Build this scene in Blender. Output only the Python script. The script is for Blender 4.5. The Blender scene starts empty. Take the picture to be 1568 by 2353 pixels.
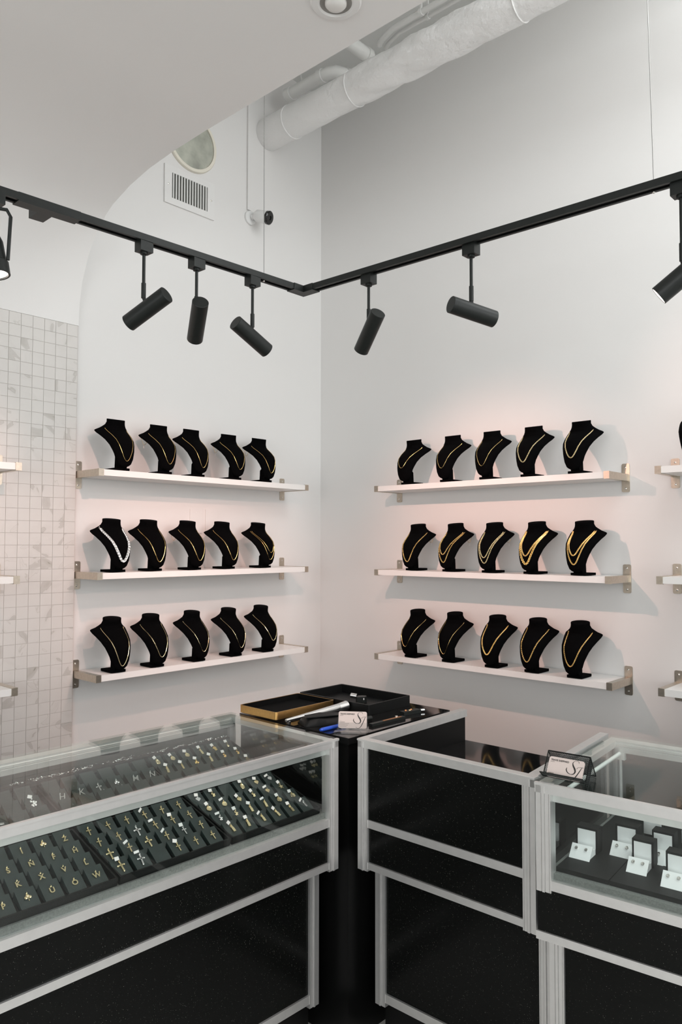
import bpy, bmesh, math, random
from mathutils import Matrix, Vector
random.seed(7)
PI = math.pi
S = bpy.context.scene
C = S.collection

# ------------------------------------------------------------------ camera
cam_d = bpy.data.cameras.new('camera')
cam_d.sensor_fit = 'VERTICAL'
cam_d.sensor_height = 36.0
cam_d.sensor_width = 24.0
cam_d.lens = 1761.72 / 2353.0 * 36.0
cam_d.clip_start = 0.05
cam = bpy.data.objects.new('camera', cam_d)
C.objects.link(cam)
yaw, pitch, roll = 0.741892, 0.041002, 0.000787
f_ = Vector((math.cos(yaw) * math.cos(pitch), math.sin(yaw) * math.cos(pitch), math.sin(pitch)))
r_ = Vector((math.sin(yaw), -math.cos(yaw), 0))
u_ = r_.cross(f_)
r2 = r_ * math.cos(roll) + u_ * math.sin(roll)
u2 = -r_ * math.sin(roll) + u_ * math.cos(roll)
m = Matrix((r2, u2, -f_)).transposed().to_4x4()
m.translation = (-3.0806, -2.9790, 1.5010)
cam.matrix_world = m
S.camera = cam

# ------------------------------------------------------------------ light and exposure
S.view_settings.view_transform = 'Standard'
S.view_settings.look = 'None'
S.view_settings.gamma = 1.0
S.view_settings.use_curve_mapping = False
S.view_settings.exposure = -0.14
world = bpy.data.worlds.new('world')
S.world = world
world.use_nodes = True
world.node_tree.nodes['Background'].inputs[0].default_value = (0.80, 0.88, 0.90, 1)
world.node_tree.nodes['Background'].inputs[1].default_value = 0.3


def area_light(name, loc, direction, sx, sy, power, col):
    d = bpy.data.lights.new(name, 'AREA')
    d.shape = 'RECTANGLE'
    d.size = sx
    d.size_y = sy
    d.energy = power
    d.color = col
    o = bpy.data.objects.new(name, d)
    C.objects.link(o)
    o.location = loc
    o.rotation_euler = Vector(direction).to_track_quat('-Z', 'Y').to_euler()
    return o


# daylight through the shop front behind the camera (facing the left wall) and the side window
area_light('daylight_shop_front', (-3.5, -5.93, 1.4), (0, 1, 0.12), 3.8, 1.6, 46, (0.965, 0.992, 1.0))
area_light('daylight_tall_window', (-0.75, -5.93, 3.05), (0, 1, 0.05), 1.2, 1.6, 46, (0.965, 0.992, 1.0))
area_light('daylight_side_window', (-5.93, -3.2, 1.85), (1, 0, 0.1), 3.2, 1.4, 72, (0.965, 0.992, 1.0))
area_light('upper_wall_fill', (-0.72, -3.3, 4.06), (0, 0, -1), 1.1, 1.8, 50, (0.965, 0.992, 1.0))  # invented skylight out of view, added to brighten the upper walls
SPOT_POWER = 29
SPOT_COL = (1.0, 0.55, 0.45)


# ------------------------------------------------------------------ materials
MATS = {}


def mat(name, col, rough=0.5, metal=0.0, var=0.0, vscale=20, bump=0.0, bscale=60, spec=0.5, sheen=0.0, coat=0.0):
    if name in MATS:
        return MATS[name]
    mt = bpy.data.materials.new(name)
    mt.use_nodes = True
    nt = mt.node_tree
    b = nt.nodes['Principled BSDF']
    b.inputs['Base Color'].default_value = (*col, 1)
    b.inputs['Roughness'].default_value = rough
    b.inputs['Metallic'].default_value = metal
    b.inputs['Specular IOR Level'].default_value = spec
    if sheen:
        b.inputs['Sheen Weight'].default_value = sheen
    if coat:
        b.inputs['Coat Weight'].default_value = coat
        b.inputs['Coat Roughness'].default_value = 0.08
    tc = nt.nodes.new('ShaderNodeTexCoord')
    if var:
        n = nt.nodes.new('ShaderNodeTexNoise')
        n.inputs['Scale'].default_value = vscale
        n.inputs['Detail'].default_value = 4
        nt.links.new(tc.outputs['Object'], n.inputs['Vector'])
        r = nt.nodes.new('ShaderNodeValToRGB')
        r.color_ramp.elements[0].position = 0.3
        r.color_ramp.elements[1].position = 0.7
        r.color_ramp.elements[0].color = (*[max(0, c * (1 - var)) for c in col], 1)
        r.color_ramp.elements[1].color = (*[min(1, c * (1 + var)) for c in col], 1)
        nt.links.new(n.outputs['Fac'], r.inputs['Fac'])
        nt.links.new(r.outputs['Color'], b.inputs['Base Color'])
    if bump:
        n2 = nt.nodes.new('ShaderNodeTexNoise')
        n2.inputs['Scale'].default_value = bscale
        n2.inputs['Detail'].default_value = 3
        nt.links.new(tc.outputs['Object'], n2.inputs['Vector'])
        bp = nt.nodes.new('ShaderNodeBump')
        bp.inputs['Strength'].default_value = bump
        bp.inputs['Distance'].default_value = 0.01
        nt.links.new(n2.outputs['Fac'], bp.inputs['Height'])
        nt.links.new(bp.outputs['Normal'], b.inputs['Normal'])
    MATS[name] = mt
    return mt


def emit_mat(name, col, strength):
    mt = bpy.data.materials.new(name)
    mt.use_nodes = True
    nt = mt.node_tree
    nt.nodes.clear()
    e = nt.nodes.new('ShaderNodeEmission')
    e.inputs[0].default_value = (*col, 1)
    e.inputs[1].default_value = strength
    o = nt.nodes.new('ShaderNodeOutputMaterial')
    nt.links.new(e.outputs[0], o.inputs[0])
    MATS[name] = mt
    return mt


def glass_mat(name, tint, ior=1.19):
    """clear sheet glass: straight-through transmission with Fresnel reflection on both faces"""
    mt = bpy.data.materials.new(name)
    mt.use_nodes = True
    nt = mt.node_tree
    nt.nodes.clear()
    out = nt.nodes.new('ShaderNodeOutputMaterial')
    mix = nt.nodes.new('ShaderNodeMixShader')
    tr = nt.nodes.new('ShaderNodeBsdfTransparent')
    tr.inputs[0].default_value = (*tint, 1)
    gl = nt.nodes.new('ShaderNodeBsdfGlossy')
    gl.inputs['Roughness'].default_value = 0.0
    gl.inputs['Color'].default_value = (1, 1, 1, 1)
    fr = nt.nodes.new('ShaderNodeFresnel')
    geo = nt.nodes.new('ShaderNodeNewGeometry')
    mx = nt.nodes.new('ShaderNodeMapRange')
    mx.inputs['To Min'].default_value = ior
    mx.inputs['To Max'].default_value = 1.0 / ior
    nt.links.new(geo.outputs['Backfacing'], mx.inputs['Value'])
    nt.links.new(mx.outputs['Result'], fr.inputs['IOR'])
    nt.links.new(fr.outputs[0], mix.inputs['Fac'])
    nt.links.new(tr.outputs[0], mix.inputs[1])
    nt.links.new(gl.outputs[0], mix.inputs[2])
    nt.links.new(mix.outputs[0], out.inputs[0])
    MATS[name] = mt
    return mt


def speckle_mat(name, rough=0.18):
    """black laminate with sparse pale flecks"""
    mt = mat(name, (0.006, 0.006, 0.006), rough, spec=0.14)
    nt = mt.node_tree
    b = nt.nodes['Principled BSDF']
    tc = nt.nodes.new('ShaderNodeTexCoord')
    v = nt.nodes.new('ShaderNodeTexVoronoi')
    v.voronoi_dimensions = '2D'
    v.inputs['Scale'].default_value = 330
    sp_ = nt.nodes.new('ShaderNodeSeparateXYZ')
    cb_ = nt.nodes.new('ShaderNodeCombineXYZ')
    nt.links.new(tc.outputs['Object'], sp_.inputs[0])
    nt.links.new(sp_.outputs['X'], cb_.inputs['X'])
    nt.links.new(sp_.outputs['Z'], cb_.inputs['Y'])
    nt.links.new(cb_.outputs[0], v.inputs['Vector'])
    sx = nt.nodes.new('ShaderNodeSeparateColor')
    nt.links.new(v.outputs['Color'], sx.inputs[0])
    # radius differs per cell
    mr = nt.nodes.new('ShaderNodeMapRange')
    mr.inputs['From Min'].default_value = 0.82
    mr.inputs['From Max'].default_value = 1.0
    mr.inputs['To Min'].default_value = 0.0
    mr.inputs['To Max'].default_value = 0.26
    nt.links.new(sx.outputs['Red'], mr.inputs['Value'])
    lt = nt.nodes.new('ShaderNodeMath')
    lt.operation = 'LESS_THAN'
    nt.links.new(v.outputs['Distance'], lt.inputs[0])
    nt.links.new(mr.outputs['Result'], lt.inputs[1])
    ml = nt.nodes.new('ShaderNodeMath')
    ml.operation = 'MULTIPLY'
    nt.links.new(lt.outputs[0], ml.inputs[0])
    pw = nt.nodes.new('ShaderNodeMath')
    pw.operation = 'POWER'
    pw.inputs[1].default_value = 2.0
    nt.links.new(sx.outputs['Green'], pw.inputs[0])
    nt.links.new(pw.outputs[0], ml.inputs[1])
    mc = nt.nodes.new('ShaderNodeMix')
    mc.data_type = 'RGBA'
    mc.inputs[6].default_value = (0.0045, 0.005, 0.0045, 1)
    mc.inputs[7].default_value = (0.15, 0.15, 0.135, 1)
    nt.links.new(ml.outputs[0], mc.inputs['Factor'])
    nt.links.new(mc.outputs[2], b.inputs['Base Color'])
    return mt


def marble_mat():
    """white marble mosaic: each tile takes its own cut of the veining"""
    mt = mat('marble_tile', (0.72, 0.69, 0.66), 0.22)
    nt = mt.node_tree
    b = nt.nodes['Principled BSDF']
    tc = nt.nodes.new('ShaderNodeTexCoord')
    oi = nt.nodes.new('ShaderNodeObjectInfo')
    cm = nt.nodes.new('ShaderNodeCombineXYZ')
    mu = nt.nodes.new('ShaderNodeMath')
    mu.operation = 'MULTIPLY'
    mu.inputs[1].default_value = 37.0
    nt.links.new(oi.outputs['Random'], mu.inputs[0])
    nt.links.new(mu.outputs[0], cm.inputs[0])
    nt.links.new(mu.outputs[0], cm.inputs[2])
    ad = nt.nodes.new('ShaderNodeVectorMath')
    ad.operation = 'ADD'
    nt.links.new(tc.outputs['Object'], ad.inputs[0])
    nt.links.new(cm.outputs[0], ad.inputs[1])
    # veins run in long slanting strips, turned differently on every tile
    rot = nt.nodes.new('ShaderNodeVectorRotate')
    rot.rotation_type = 'Y_AXIS'
    nt.links.new(mu.outputs[0], rot.inputs['Angle'])
    nt.links.new(tc.outputs['Object'], rot.inputs['Vector'])
    st_ = nt.nodes.new('ShaderNodeVectorMath')
    st_.operation = 'MULTIPLY'
    st_.inputs[1].default_value = (1.0, 1.0, 0.38)
    nt.links.new(rot.outputs[0], st_.inputs[0])
    nt.links.new(st_.outputs[0], ad.inputs[0])
    n = nt.nodes.new('ShaderNodeTexNoise')
    n.inputs['Scale'].default_value = 17
    n.inputs['Detail'].default_value = 3.0
    n.inputs['Roughness'].default_value = 0.42
    nt.links.new(ad.outputs[0], n.inputs['Vector'])
    r = nt.nodes.new('ShaderNodeValToRGB')
    e = r.color_ramp.elements
    e[0].position = 0.0
    e[0].color = (0.306, 0.288, 0.252, 1)
    e[1].position = 1.0
    e[1].color = (0.540, 0.513, 0.477, 1)
    for pos, col in ((0.25, (0.324, 0.306, 0.270, 1)), (0.262, (0.504, 0.477, 0.441, 1)), (0.350, (0.567, 0.540, 0.513, 1)), (0.358, (0.495, 0.468, 0.432, 1)), (0.364, (0.648, 0.621, 0.594, 1)),
                     (0.45, (0.675, 0.648, 0.621, 1)), (0.655, (0.675, 0.648, 0.621, 1)), (0.662, (0.567, 0.540, 0.504, 1)), (0.674, (0.666, 0.639, 0.612, 1))):
        x = e.new(pos)
        x.color = col
    nt.links.new(n.outputs['Fac'], r.inputs['Fac'])
    nt.links.new(r.outputs['Color'], b.inputs['Base Color'])
    return mt


M_WALL = mat('wall_paint', (0.785, 0.772, 0.758), 0.6, bump=0.02, bscale=180)
M_CEIL = mat('ceiling_paint', (0.83, 0.815, 0.80), 0.7, bump=0.02, bscale=120)
M_HIGH = mat('high_ceiling_paint', (0.76, 0.77, 0.75), 0.8)
M_FLOOR = mat('floor_stone', (0.58, 0.565, 0.54), 0.4, var=0.15, vscale=3)
M_GROUT = mat('grout', (0.60, 0.56, 0.53), 0.9)
M_TILE = marble_mat()
M_SHELF = mat('white_board', (0.84, 0.83, 0.81), 0.35)
M_NICKEL = mat('brushed_nickel', (0.58, 0.52, 0.44), 0.33, 1.0, var=0.08, vscale=90)
M_STEEL = mat('screw_steel', (0.7, 0.68, 0.64), 0.25, 1.0)
M_ALU = mat('anodised_aluminium', (0.76, 0.755, 0.745), 0.42, 0.8, var=0.03, vscale=40)
M_VELVET = mat('black_velvet', (0.0022, 0.0022, 0.0024), 0.95, spec=0.03)
M_GOLD = mat('gold', (0.95, 0.66, 0.27), 0.22, 1.0)
M_PGOLD = mat('pale_gold', (0.93, 0.78, 0.47), 0.22, 1.0)
M_SILVER = mat('silver', (0.92, 0.91, 0.90), 0.2, 1.0)
M_BLACK = mat('matt_black_metal', (0.010, 0.0125, 0.0115), 0.42, 0.0, spec=0.35, var=0.15, vscale=60)
M_BLACKIN = mat('track_slot_black', (0.006, 0.006, 0.006), 0.6)
M_LAM = speckle_mat('speckled_black_laminate')
M_BLKGLOSS = mat('gloss_black_counter', (0.008, 0.008, 0.008), 0.07, var=0.3, vscale=300)
M_BLKPANEL = mat('satin_black_panel', (0.004, 0.004, 0.004), 0.35, spec=0.2)
M_GLASS = glass_mat('case_glass', (0.955, 0.983, 0.972))
M_GLASSF = glass_mat('front_glass', (0.965, 0.985, 0.978), 1.33)
M_GLASSE = glass_mat('end_glass', (0.965, 0.985, 0.978), 2.0)
M_GLASSEDGE = mat('glass_edge', (0.10, 0.22, 0.18), 0.15)
M_ACRYL = glass_mat('clear_acrylic', (0.95, 0.955, 0.955), 1.3)
M_DECK = mat('grey_felt_deck', (0.17, 0.178, 0.168), 0.9, var=0.2, vscale=250)
M_TRAY = mat('black_leatherette', (0.004, 0.005, 0.0047), 0.55, spec=0.25, bump=0.15, bscale=700)
M_PAD = mat('pad_leatherette', (0.022, 0.034, 0.032), 0.36, var=0.2, vscale=40, bump=0.1, bscale=600)
M_TAG = mat('white_tag', (0.86, 0.85, 0.83), 0.5)
M_WHITEBOX = mat('white_leatherette', (0.86, 0.87, 0.87), 0.4)
M_CARD = mat('card_stock', (0.66, 0.56, 0.52), 0.6)
M_INK = mat('black_ink', (0.02, 0.018, 0.016), 0.6)
M_BLUE = mat('blue_plastic', (0.02, 0.09, 0.55), 0.3)
M_COPPER = mat('copper_trim', (0.85, 0.38, 0.16), 0.3, 1.0)
M_DUCT = mat('painted_duct_wrap', (0.90, 0.895, 0.885), 0.5, bump=0.5, bscale=38)
M_PIPE = mat('painted_pipe', (0.82, 0.82, 0.80), 0.5)
M_VENT = mat('vent_white', (0.80, 0.79, 0.775), 0.5)
M_DARK = mat('vent_dark', (0.20, 0.20, 0.18), 0.9)
M_SLAT = mat('vent_slat', (0.78, 0.78, 0.76), 0.5)
M_CREAM = mat('cream_ring', (0.80, 0.76, 0.66), 0.6)
M_PORT = mat('porthole_glass', (0.42, 0.43, 0.37), 0.12, var=0.35, vscale=9)
M_LED = emit_mat('led_lens', (1.0, 0.95, 0.90), 2.0)
M_LEDOFF = mat('lamp_bulb_off', (0.75, 0.73, 0.70), 0.3)
M_LED2 = emit_mat('spot_lens', (1.0, 0.88, 0.80), 9.0)
M_REAR = mat('rear_door_dark', (0.016, 0.030, 0.026), 0.2)
M_WIRE = mat('steel_cable', (0.30, 0.30, 0.29), 0.4, 1.0)
M_CAMW = mat('camera_white', (0.82, 0.82, 0.81), 0.35)
M_PLASTICW = mat('tube_white', (0.80, 0.82, 0.80), 0.3)


# ------------------------------------------------------------------ mesh helpers
def box(bm, x0, x1, y0, y1, z0, z1):
    vs = [bm.verts.new((x, y, z)) for z in (z0, z1) for y in (y0, y1) for x in (x0, x1)]
    for q in ((0, 2, 3, 1), (4, 5, 7, 6), (0, 1, 5, 4), (2, 6, 7, 3), (0, 4, 6, 2), (1, 3, 7, 5)):
        bm.faces.new([vs[i] for i in q])
    return vs


def obox(bm, mtx, sx, sy, sz):
    vs = box(bm, -sx / 2, sx / 2, -sy / 2, sy / 2, -sz / 2, sz / 2)
    for v in vs:
        v.co = mtx @ v.co
    return vs


def prism(bm, poly, h0, h1, axis='z'):
    """extrude a 2D polygon; axis tells which coordinate is the extrusion"""
    def P(a, b, h):
        return {'z': (a, b, h), 'y': (a, h, b), 'x': (h, a, b)}[axis]
    lo = [bm.verts.new(P(a, b, h0)) for a, b in poly]
    hi = [bm.verts.new(P(a, b, h1)) for a, b in poly]
    n = len(poly)
    fs = [bm.faces.new(lo), bm.faces.new(hi)]
    for i in range(n):
        fs.append(bm.faces.new((lo[i], lo[(i + 1) % n], hi[(i + 1) % n], hi[i])))
    return lo + hi


def perp(d):
    a = Vector((0, 0, 1)) if abs(d.z) < 0.9 else Vector((1, 0, 0))
    u = d.cross(a).normalized()
    return u, d.cross(u).normalized()


def tube(bm, pts, r, n=8, closed=False, caps=True, rfun=None):
    pts = [Vector(p) for p in pts]
    rings = []
    k = len(pts)
    u = None
    for i, p in enumerate(pts):
        a = pts[(i - 1) % k] if (closed or i > 0) else p
        b = pts[(i + 1) % k] if (closed or i < k - 1) else p
        d = (b - a).normalized()
        if u is None:
            u, v = perp(d)
        else:
            u = (u - d * u.dot(d))
            u = u.normalized() if u.length > 1e-6 else perp(d)[0]
            v = d.cross(u).normalized()
        rr = rfun(i, k) if rfun else r
        rings.append([bm.verts.new(p + (u * math.cos(t) + v * math.sin(t)) * rr) for t in [2 * PI * j / n for j in range(n)]])
    for i in range(k if closed else k - 1):
        A, B = rings[i], rings[(i + 1) % k]
        for j in range(n):
            bm.faces.new((A[j], A[(j + 1) % n], B[(j + 1) % n], B[j]))
    if caps and not closed:
        bm.faces.new(rings[0][::-1])
        bm.faces.new(rings[-1])
    return rings


def cyl(bm, p0, p1, r, n=24, r1=None):
    r1 = r if r1 is None else r1
    return tube(bm, [p0, p1], r, n, rfun=lambda i, k: r if i == 0 else r1)


def lathe(bm, prof, n=32, mtx=None):
    """profile of (r, z) turned about z"""
    rings = []
    for r, z in prof:
        if r < 1e-6:
            rings.append([bm.verts.new((0, 0, z))])
        else:
            rings.append([bm.verts.new((r * math.cos(2 * PI * j / n), r * math.sin(2 * PI * j / n), z)) for j in range(n)])
    for A, B in zip(rings, rings[1:]):
        for j in range(n):
            if len(A) == 1 and len(B) == 1:
                continue
            if len(A) == 1:
                bm.faces.new((A[0], B[(j + 1) % n], B[j]))
            elif len(B) == 1:
                bm.faces.new((A[j], A[(j + 1) % n], B[0]))
            else:
                bm.faces.new((A[j], A[(j + 1) % n], B[(j + 1) % n], B[j]))
    if mtx is not None:
        for R_ in rings:
            for v in R_:
                v.co = mtx @ v.co


def torus(bm, mtx, R, r, n=10, k=5, sx=1.0):
    rings = []
    for i in range(n):
        a = 2 * PI * i / n
        c = Vector((math.cos(a) * R * sx, math.sin(a) * R, 0))
        e = Vector((math.cos(a), math.sin(a), 0))
        rings.append([bm.verts.new(mtx @ (c + (e * math.cos(t) + Vector((0, 0, 1)) * math.sin(t)) * r)) for t in [2 * PI * j / k for j in range(k)]])
    for i in range(n):
        A, B = rings[i], rings[(i + 1) % n]
        for j in range(k):
            bm.faces.new((A[j], A[(j + 1) % k], B[(j + 1) % k], B[j]))


def uvs(bm, c, rx, ry, rz, n=10, k=7):
    rings = []
    for i in range(k + 1):
        p = PI * i / k
        if i in (0, k):
            rings.append([bm.verts.new((c[0], c[1], c[2] + rz * math.cos(p)))])
        else:
            rings.append([bm.verts.new((c[0] + rx * math.sin(p) * math.cos(2 * PI * j / n), c[1] + ry * math.sin(p) * math.sin(2 * PI * j / n), c[2] + rz * math.cos(p))) for j in range(n)])
    for A, B in zip(rings, rings[1:]):
        for j in range(n):
            if len(A) == 1:
                bm.faces.new((A[0], B[j], B[(j + 1) % n]))
            elif len(B) == 1:
                bm.faces.new((A[j], B[0], A[(j + 1) % n]))
            else:
                bm.faces.new((A[j], B[j], B[(j + 1) % n], A[(j + 1) % n]))


def mesh(bm, name, material, smooth=False, bevel=0.0, angle=40):
    if bevel:
        es = [e for e in bm.edges if len(e.link_faces) == 2 and e.calc_face_angle(0) > math.radians(30)]
        bmesh.ops.bevel(bm, geom=es, offset=bevel, segments=2, profile=0.7, affect='EDGES', clamp_overlap=True)
    bmesh.ops.recalc_face_normals(bm, faces=bm.faces)
    me = bpy.data.meshes.new(name)
    if smooth:
        for f in bm.faces:
            f.smooth = True
        for e in bm.edges:
            if len(e.link_faces) == 2 and e.calc_face_angle(0) > math.radians(angle):
                e.smooth = False
    bm.to_mesh(me)
    bm.free()
    if material:
        me.materials.append(material)
    return me


def obj(name, me, parent=None, mtx=None):
    o = bpy.data.objects.new(name, me)
    C.objects.link(o)
    if parent:
        o.parent = parent
    if mtx is not None:
        if parent:
            o.matrix_local = mtx
        else:
            o.matrix_world = mtx
    return o


def thing(name, label, cat, mtx=None, group=None):
    o = bpy.data.objects.new(name, None)
    o.empty_display_size = 0.05
    C.objects.link(o)
    if mtx is not None:
        o.matrix_world = mtx
    return tag(o, label, cat, group)


def tag(o, label, cat, group=None, kind=None):
    o['label'] = label
    o['category'] = cat
    if group:
        o['group'] = group
    if kind:
        o['kind'] = kind
    return o


def structure(name, me, parent=None):
    o = obj(name, me, parent)
    if not parent:
        o['kind'] = 'structure'
    return o


def boxme(name, material, *dims, bevel=0.0):
    bm = bmesh.new()
    box(bm, *dims)
    return mesh(bm, name, material, bevel=bevel)


def T(x, y, z):
    return Matrix.Translation((x, y, z))


def RX(a):
    return Matrix.Rotation(a, 4, 'X')


def RY(a):
    return Matrix.Rotation(a, 4, 'Y')


def RZ(a):
    return Matrix.Rotation(a, 4, 'Z')


def text_mesh(txt, size, depth, material, shear=0.0, align='CENTER', bold=0.0):
    cu = bpy.data.curves.new('txt', 'FONT')
    cu.body = txt
    cu.size = size
    cu.extrude = depth
    cu.offset = bold
    cu.shear = shear
    cu.align_x = align
    cu.align_y = 'CENTER'
    cu.resolution_u = 3
    o = bpy.data.objects.new('txt', cu)
    C.objects.link(o)
    dg = bpy.context.evaluated_depsgraph_get()
    me = bpy.data.meshes.new_from_object(o.evaluated_get(dg))
    bpy.data.objects.remove(o)
    bpy.data.curves.remove(cu)
    me.materials.clear()
    me.materials.append(material)
    return me


# ------------------------------------------------------------------ the room
FZ = 0.0             # floor level
RX0, RY0 = -6.0, -6.0
ZS = 2.936           # lowered ceiling
ZH = 4.05            # high ceiling
XE = -1.476          # edge of lowered ceiling / end of tiling
structure('floor', boxme('floor', M_FLOOR, RX0 - .1, 0.1, RY0 - .1, 0.1, FZ - 0.1, FZ))
structure('wall_left', boxme('wall_left', M_WALL, RX0 - .1, 0.0, 0.0, 0.12, FZ, ZH))
structure('wall_right', boxme('wall_right', M_WALL, 0.0, 0.12, RY0 - .1, 0.12, FZ, ZH))


def wall_with_opening(name, along_x, pos, a0, a1, z0, z1, o0, o1, oz0, oz1, th):
    bm = bmesh.new()
    for (p, q, r, s) in ((a0, a1, z0, oz0), (a0, a1, oz1, z1), (a0, o0, oz0, oz1), (o1, a1, oz0, oz1)):
        if along_x:
            box(bm, p, q, pos - th, pos, r, s)
        else:
            box(bm, pos - th, pos, p, q, r, s)
    structure(name, mesh(bm, name, M_WALL))


bm = bmesh.new()
for (p, q, r, t_) in ((RX0, -5.4, FZ, ZH), (-1.6, -1.35, FZ, ZH), (-0.15, 0, FZ, ZH), (-5.4, -1.6, FZ, 0.6), (-5.4, -1.6, 2.2, ZH), (-1.35, -0.15, FZ, 2.25), (-1.35, -0.15, 3.85, ZH)):
    box(bm, p, q, RY0 - .12, RY0, r, t_)
structure('wall_back', mesh(bm, 'wall_back', M_WALL))
wall_with_opening('wall_side', False, RX0, RY0, 0, FZ, ZH, -4.8, -1.6, 1.15, 2.55, 0.12)
bm = bmesh.new()
for q_ in ((XE, 0.1, -2.4, 0.1), (XE, 0.1, RY0 - .1, -4.2), (XE, -1.27, -4.2, -2.4), (-0.17, 0.1, -4.2, -2.4)):
    box(bm, *q_, ZH, ZH + 0.1)
structure('ceiling_high', mesh(bm, 'ceiling_high', M_HIGH))  # gap left in the slab for the added roof fill light

# lowered ceiling with the cove that curves down onto the tiled wall
TT = 2.413
prof = [(-0.0118, TT + .0004), (-0.0118, 2.45), (-0.016, 2.50), (-0.034, 2.593), (-0.082, 2.692), (-0.120, 2.745), (-0.166, 2.793), (-0.215, 2.828),
        (-0.270, 2.856), (-0.389, 2.893), (-0.523, 2.917), (-0.676, 2.929), (-0.88, 2.935), (-1.2, ZS), (RY0, ZS)]
poly = prof + [(RY0, ZS + .25), (-0.0005, ZS + .25), (-0.0005, TT + .0004)]
bm = bmesh.new()
prism(bm, poly, RX0, XE, 'x')
cv = structure('ceiling', mesh(bm, 'ceiling', M_CEIL, smooth=True, angle=30))
structure('trim_1', boxme('trim_1', M_CEIL, XE - 0.08, XE, RY0, -0.0005, ZS + .2502, ZH))

# tiled wall: backing with one object per mosaic tile
bm = bmesh.new()
box(bm, RX0, XE - 0.002, -0.0096, -0.0005, FZ, TT)
tw = structure('wall_tiled', mesh(bm, 'wall_tiled', M_GROUT))
PIT = 0.0484
bm = bmesh.new()
g = 0.0008
box(bm, -PIT / 2 + g, PIT / 2 - g, -0.0115, -0.007, -PIT / 2 + g, PIT / 2 - g)
tile_me = mesh(bm, 'tile', M_TILE, bevel=0.0008)
rows = int((TT - 0.62) / PIT)
NCOL = 8
rnd = random.Random(3)
for c in range(NCOL):
    for r in range(rows):
        z = TT - PIT * (r + .5)
        o = obj('tile', tile_me, tw, T(XE - 0.004 - PIT * (c + .5), 0.0, z))
        if rnd.random() < .5:
            o.rotation_euler = (0, rnd.choice((0, PI / 2, PI, -PI / 2)), 0)
# tiles that stand outside the photograph, one joined part
bm = bmesh.new()
for c in range(NCOL, 36):
    for r in range(rows + 8):
        x = XE - 0.004 - PIT * (c + .5)
        z = TT - PIT * (r + .5)
        box(bm, x - PIT / 2 + g, x + PIT / 2 - g, -0.0115, -0.007, z - PIT / 2 + g, z + PIT / 2 - g)
o = obj('tile_field', mesh(bm, 'tile_field', M_TILE), tw)
o['kind'] = 'stuff'

# ------------------------------------------------------------------ duct, pipes, ceiling services
duct = thing('air_duct', 'large white wrapped round air duct running below the high ceiling', 'duct', T(-0.409, 0, 3.664))
bm = bmesh.new()
n, K = 48, 220
ringz = []
for i in range(K + 1):
    y = -0.001 - 5.9 * (i / K) ** 1.0
    ring = []
    for j in range(n):
        a = 2 * PI * j / n
        wr = 0.0
        # creased wrap in the middle stretch
        amp = 0.0030 * math.exp(-((y + 0.95) / 0.45) ** 2) + 0.0012
        wr = amp * (math.sin(19 * y + 3 * math.sin(2 * a + y * 4)) + 0.6 * math.sin(47 * y + 5 * math.sin(a * 3 + 1.7)))
        rr = 0.080 + wr
        ring.append(bm.verts.new((rr * math.cos(a), y, rr * math.sin(a))))
    ringz.append(ring)
for A, B in zip(ringz, ringz[1:]):
    for j in range(n):
        bm.faces.new((A[j], A[(j + 1) % n], B[(j + 1) % n], B[j]))
bm.faces.new(ringz[0])
bm.faces.new(ringz[-1])
obj('wrap', mesh(bm, 'wrap', M_DUCT, smooth=True), duct)
for y in (-0.19, -0.62, -1.50, -2.4):
    bm = bmesh.new()
    torus(bm, T(0, y, 0) @ RX(PI / 2) @ RZ(0), 0.0815, 0.003, 40, 6)
    obj('band', mesh(bm, 'band', M_DUCT, smooth=True), duct)

pp = thing('drain_pipe', 'white painted pipe with elbow above the round duct', 'pipe', T(0, 0, 0))
bm = bmesh.new()
tube(bm, [(-0.372, -0.125, 3.85), (-0.372, -0.36, 3.85), (-0.367, -0.405, 3.85), (-0.350, -0.440, 3.85), (-0.315, -0.458, 3.85), (-0.27, -0.46, 3.85), (-0.25, -0.46, 3.85)], 0.030, 14)
obj('pipe_run', mesh(bm, 'pipe_run', M_PIPE, smooth=True), pp)
for p0, p1 in (((-0.372, -0.112, 3.85), (-0.372, -0.15, 3.85)), ((-0.372, -0.345, 3.85), (-0.371, -0.375, 3.85)), ((-0.31, -0.46, 3.85), (-0.28, -0.46, 3.85))):
    bm = bmesh.new()
    cyl(bm, p0, p1, 0.035, 16)
    obj('coupling', mesh(bm, 'coupling', M_PIPE, smooth=True), pp)
bm = bmesh.new()
tube(bm, [(-0.372, -0.22, 3.88), (-0.385, -0.215, 3.97), (-0.375, -0.21, ZH)], .003, 6)
obj('hanger', mesh(bm, 'hanger', M_PIPE, smooth=True), pp)
pp = thing('vent_pipe', 'thick white pipe crossing over the duct near the lowered ceiling edge', 'pipe', T(0, 0, 0))
bm = bmesh.new()
cyl(bm, (-1.3, -0.60, 3.90), (-0.262, -0.588, 3.90), 0.032, 16)
obj('pipe_run', mesh(bm, 'pipe_run', M_PIPE, smooth=True), pp)
bm = bmesh.new()
cyl(bm, (-0.30, -0.5885, 3.90), (-0.27, -0.588, 3.90), 0.037, 16)
obj('coupling', mesh(bm, 'coupling', M_PIPE, smooth=True), pp)
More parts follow.
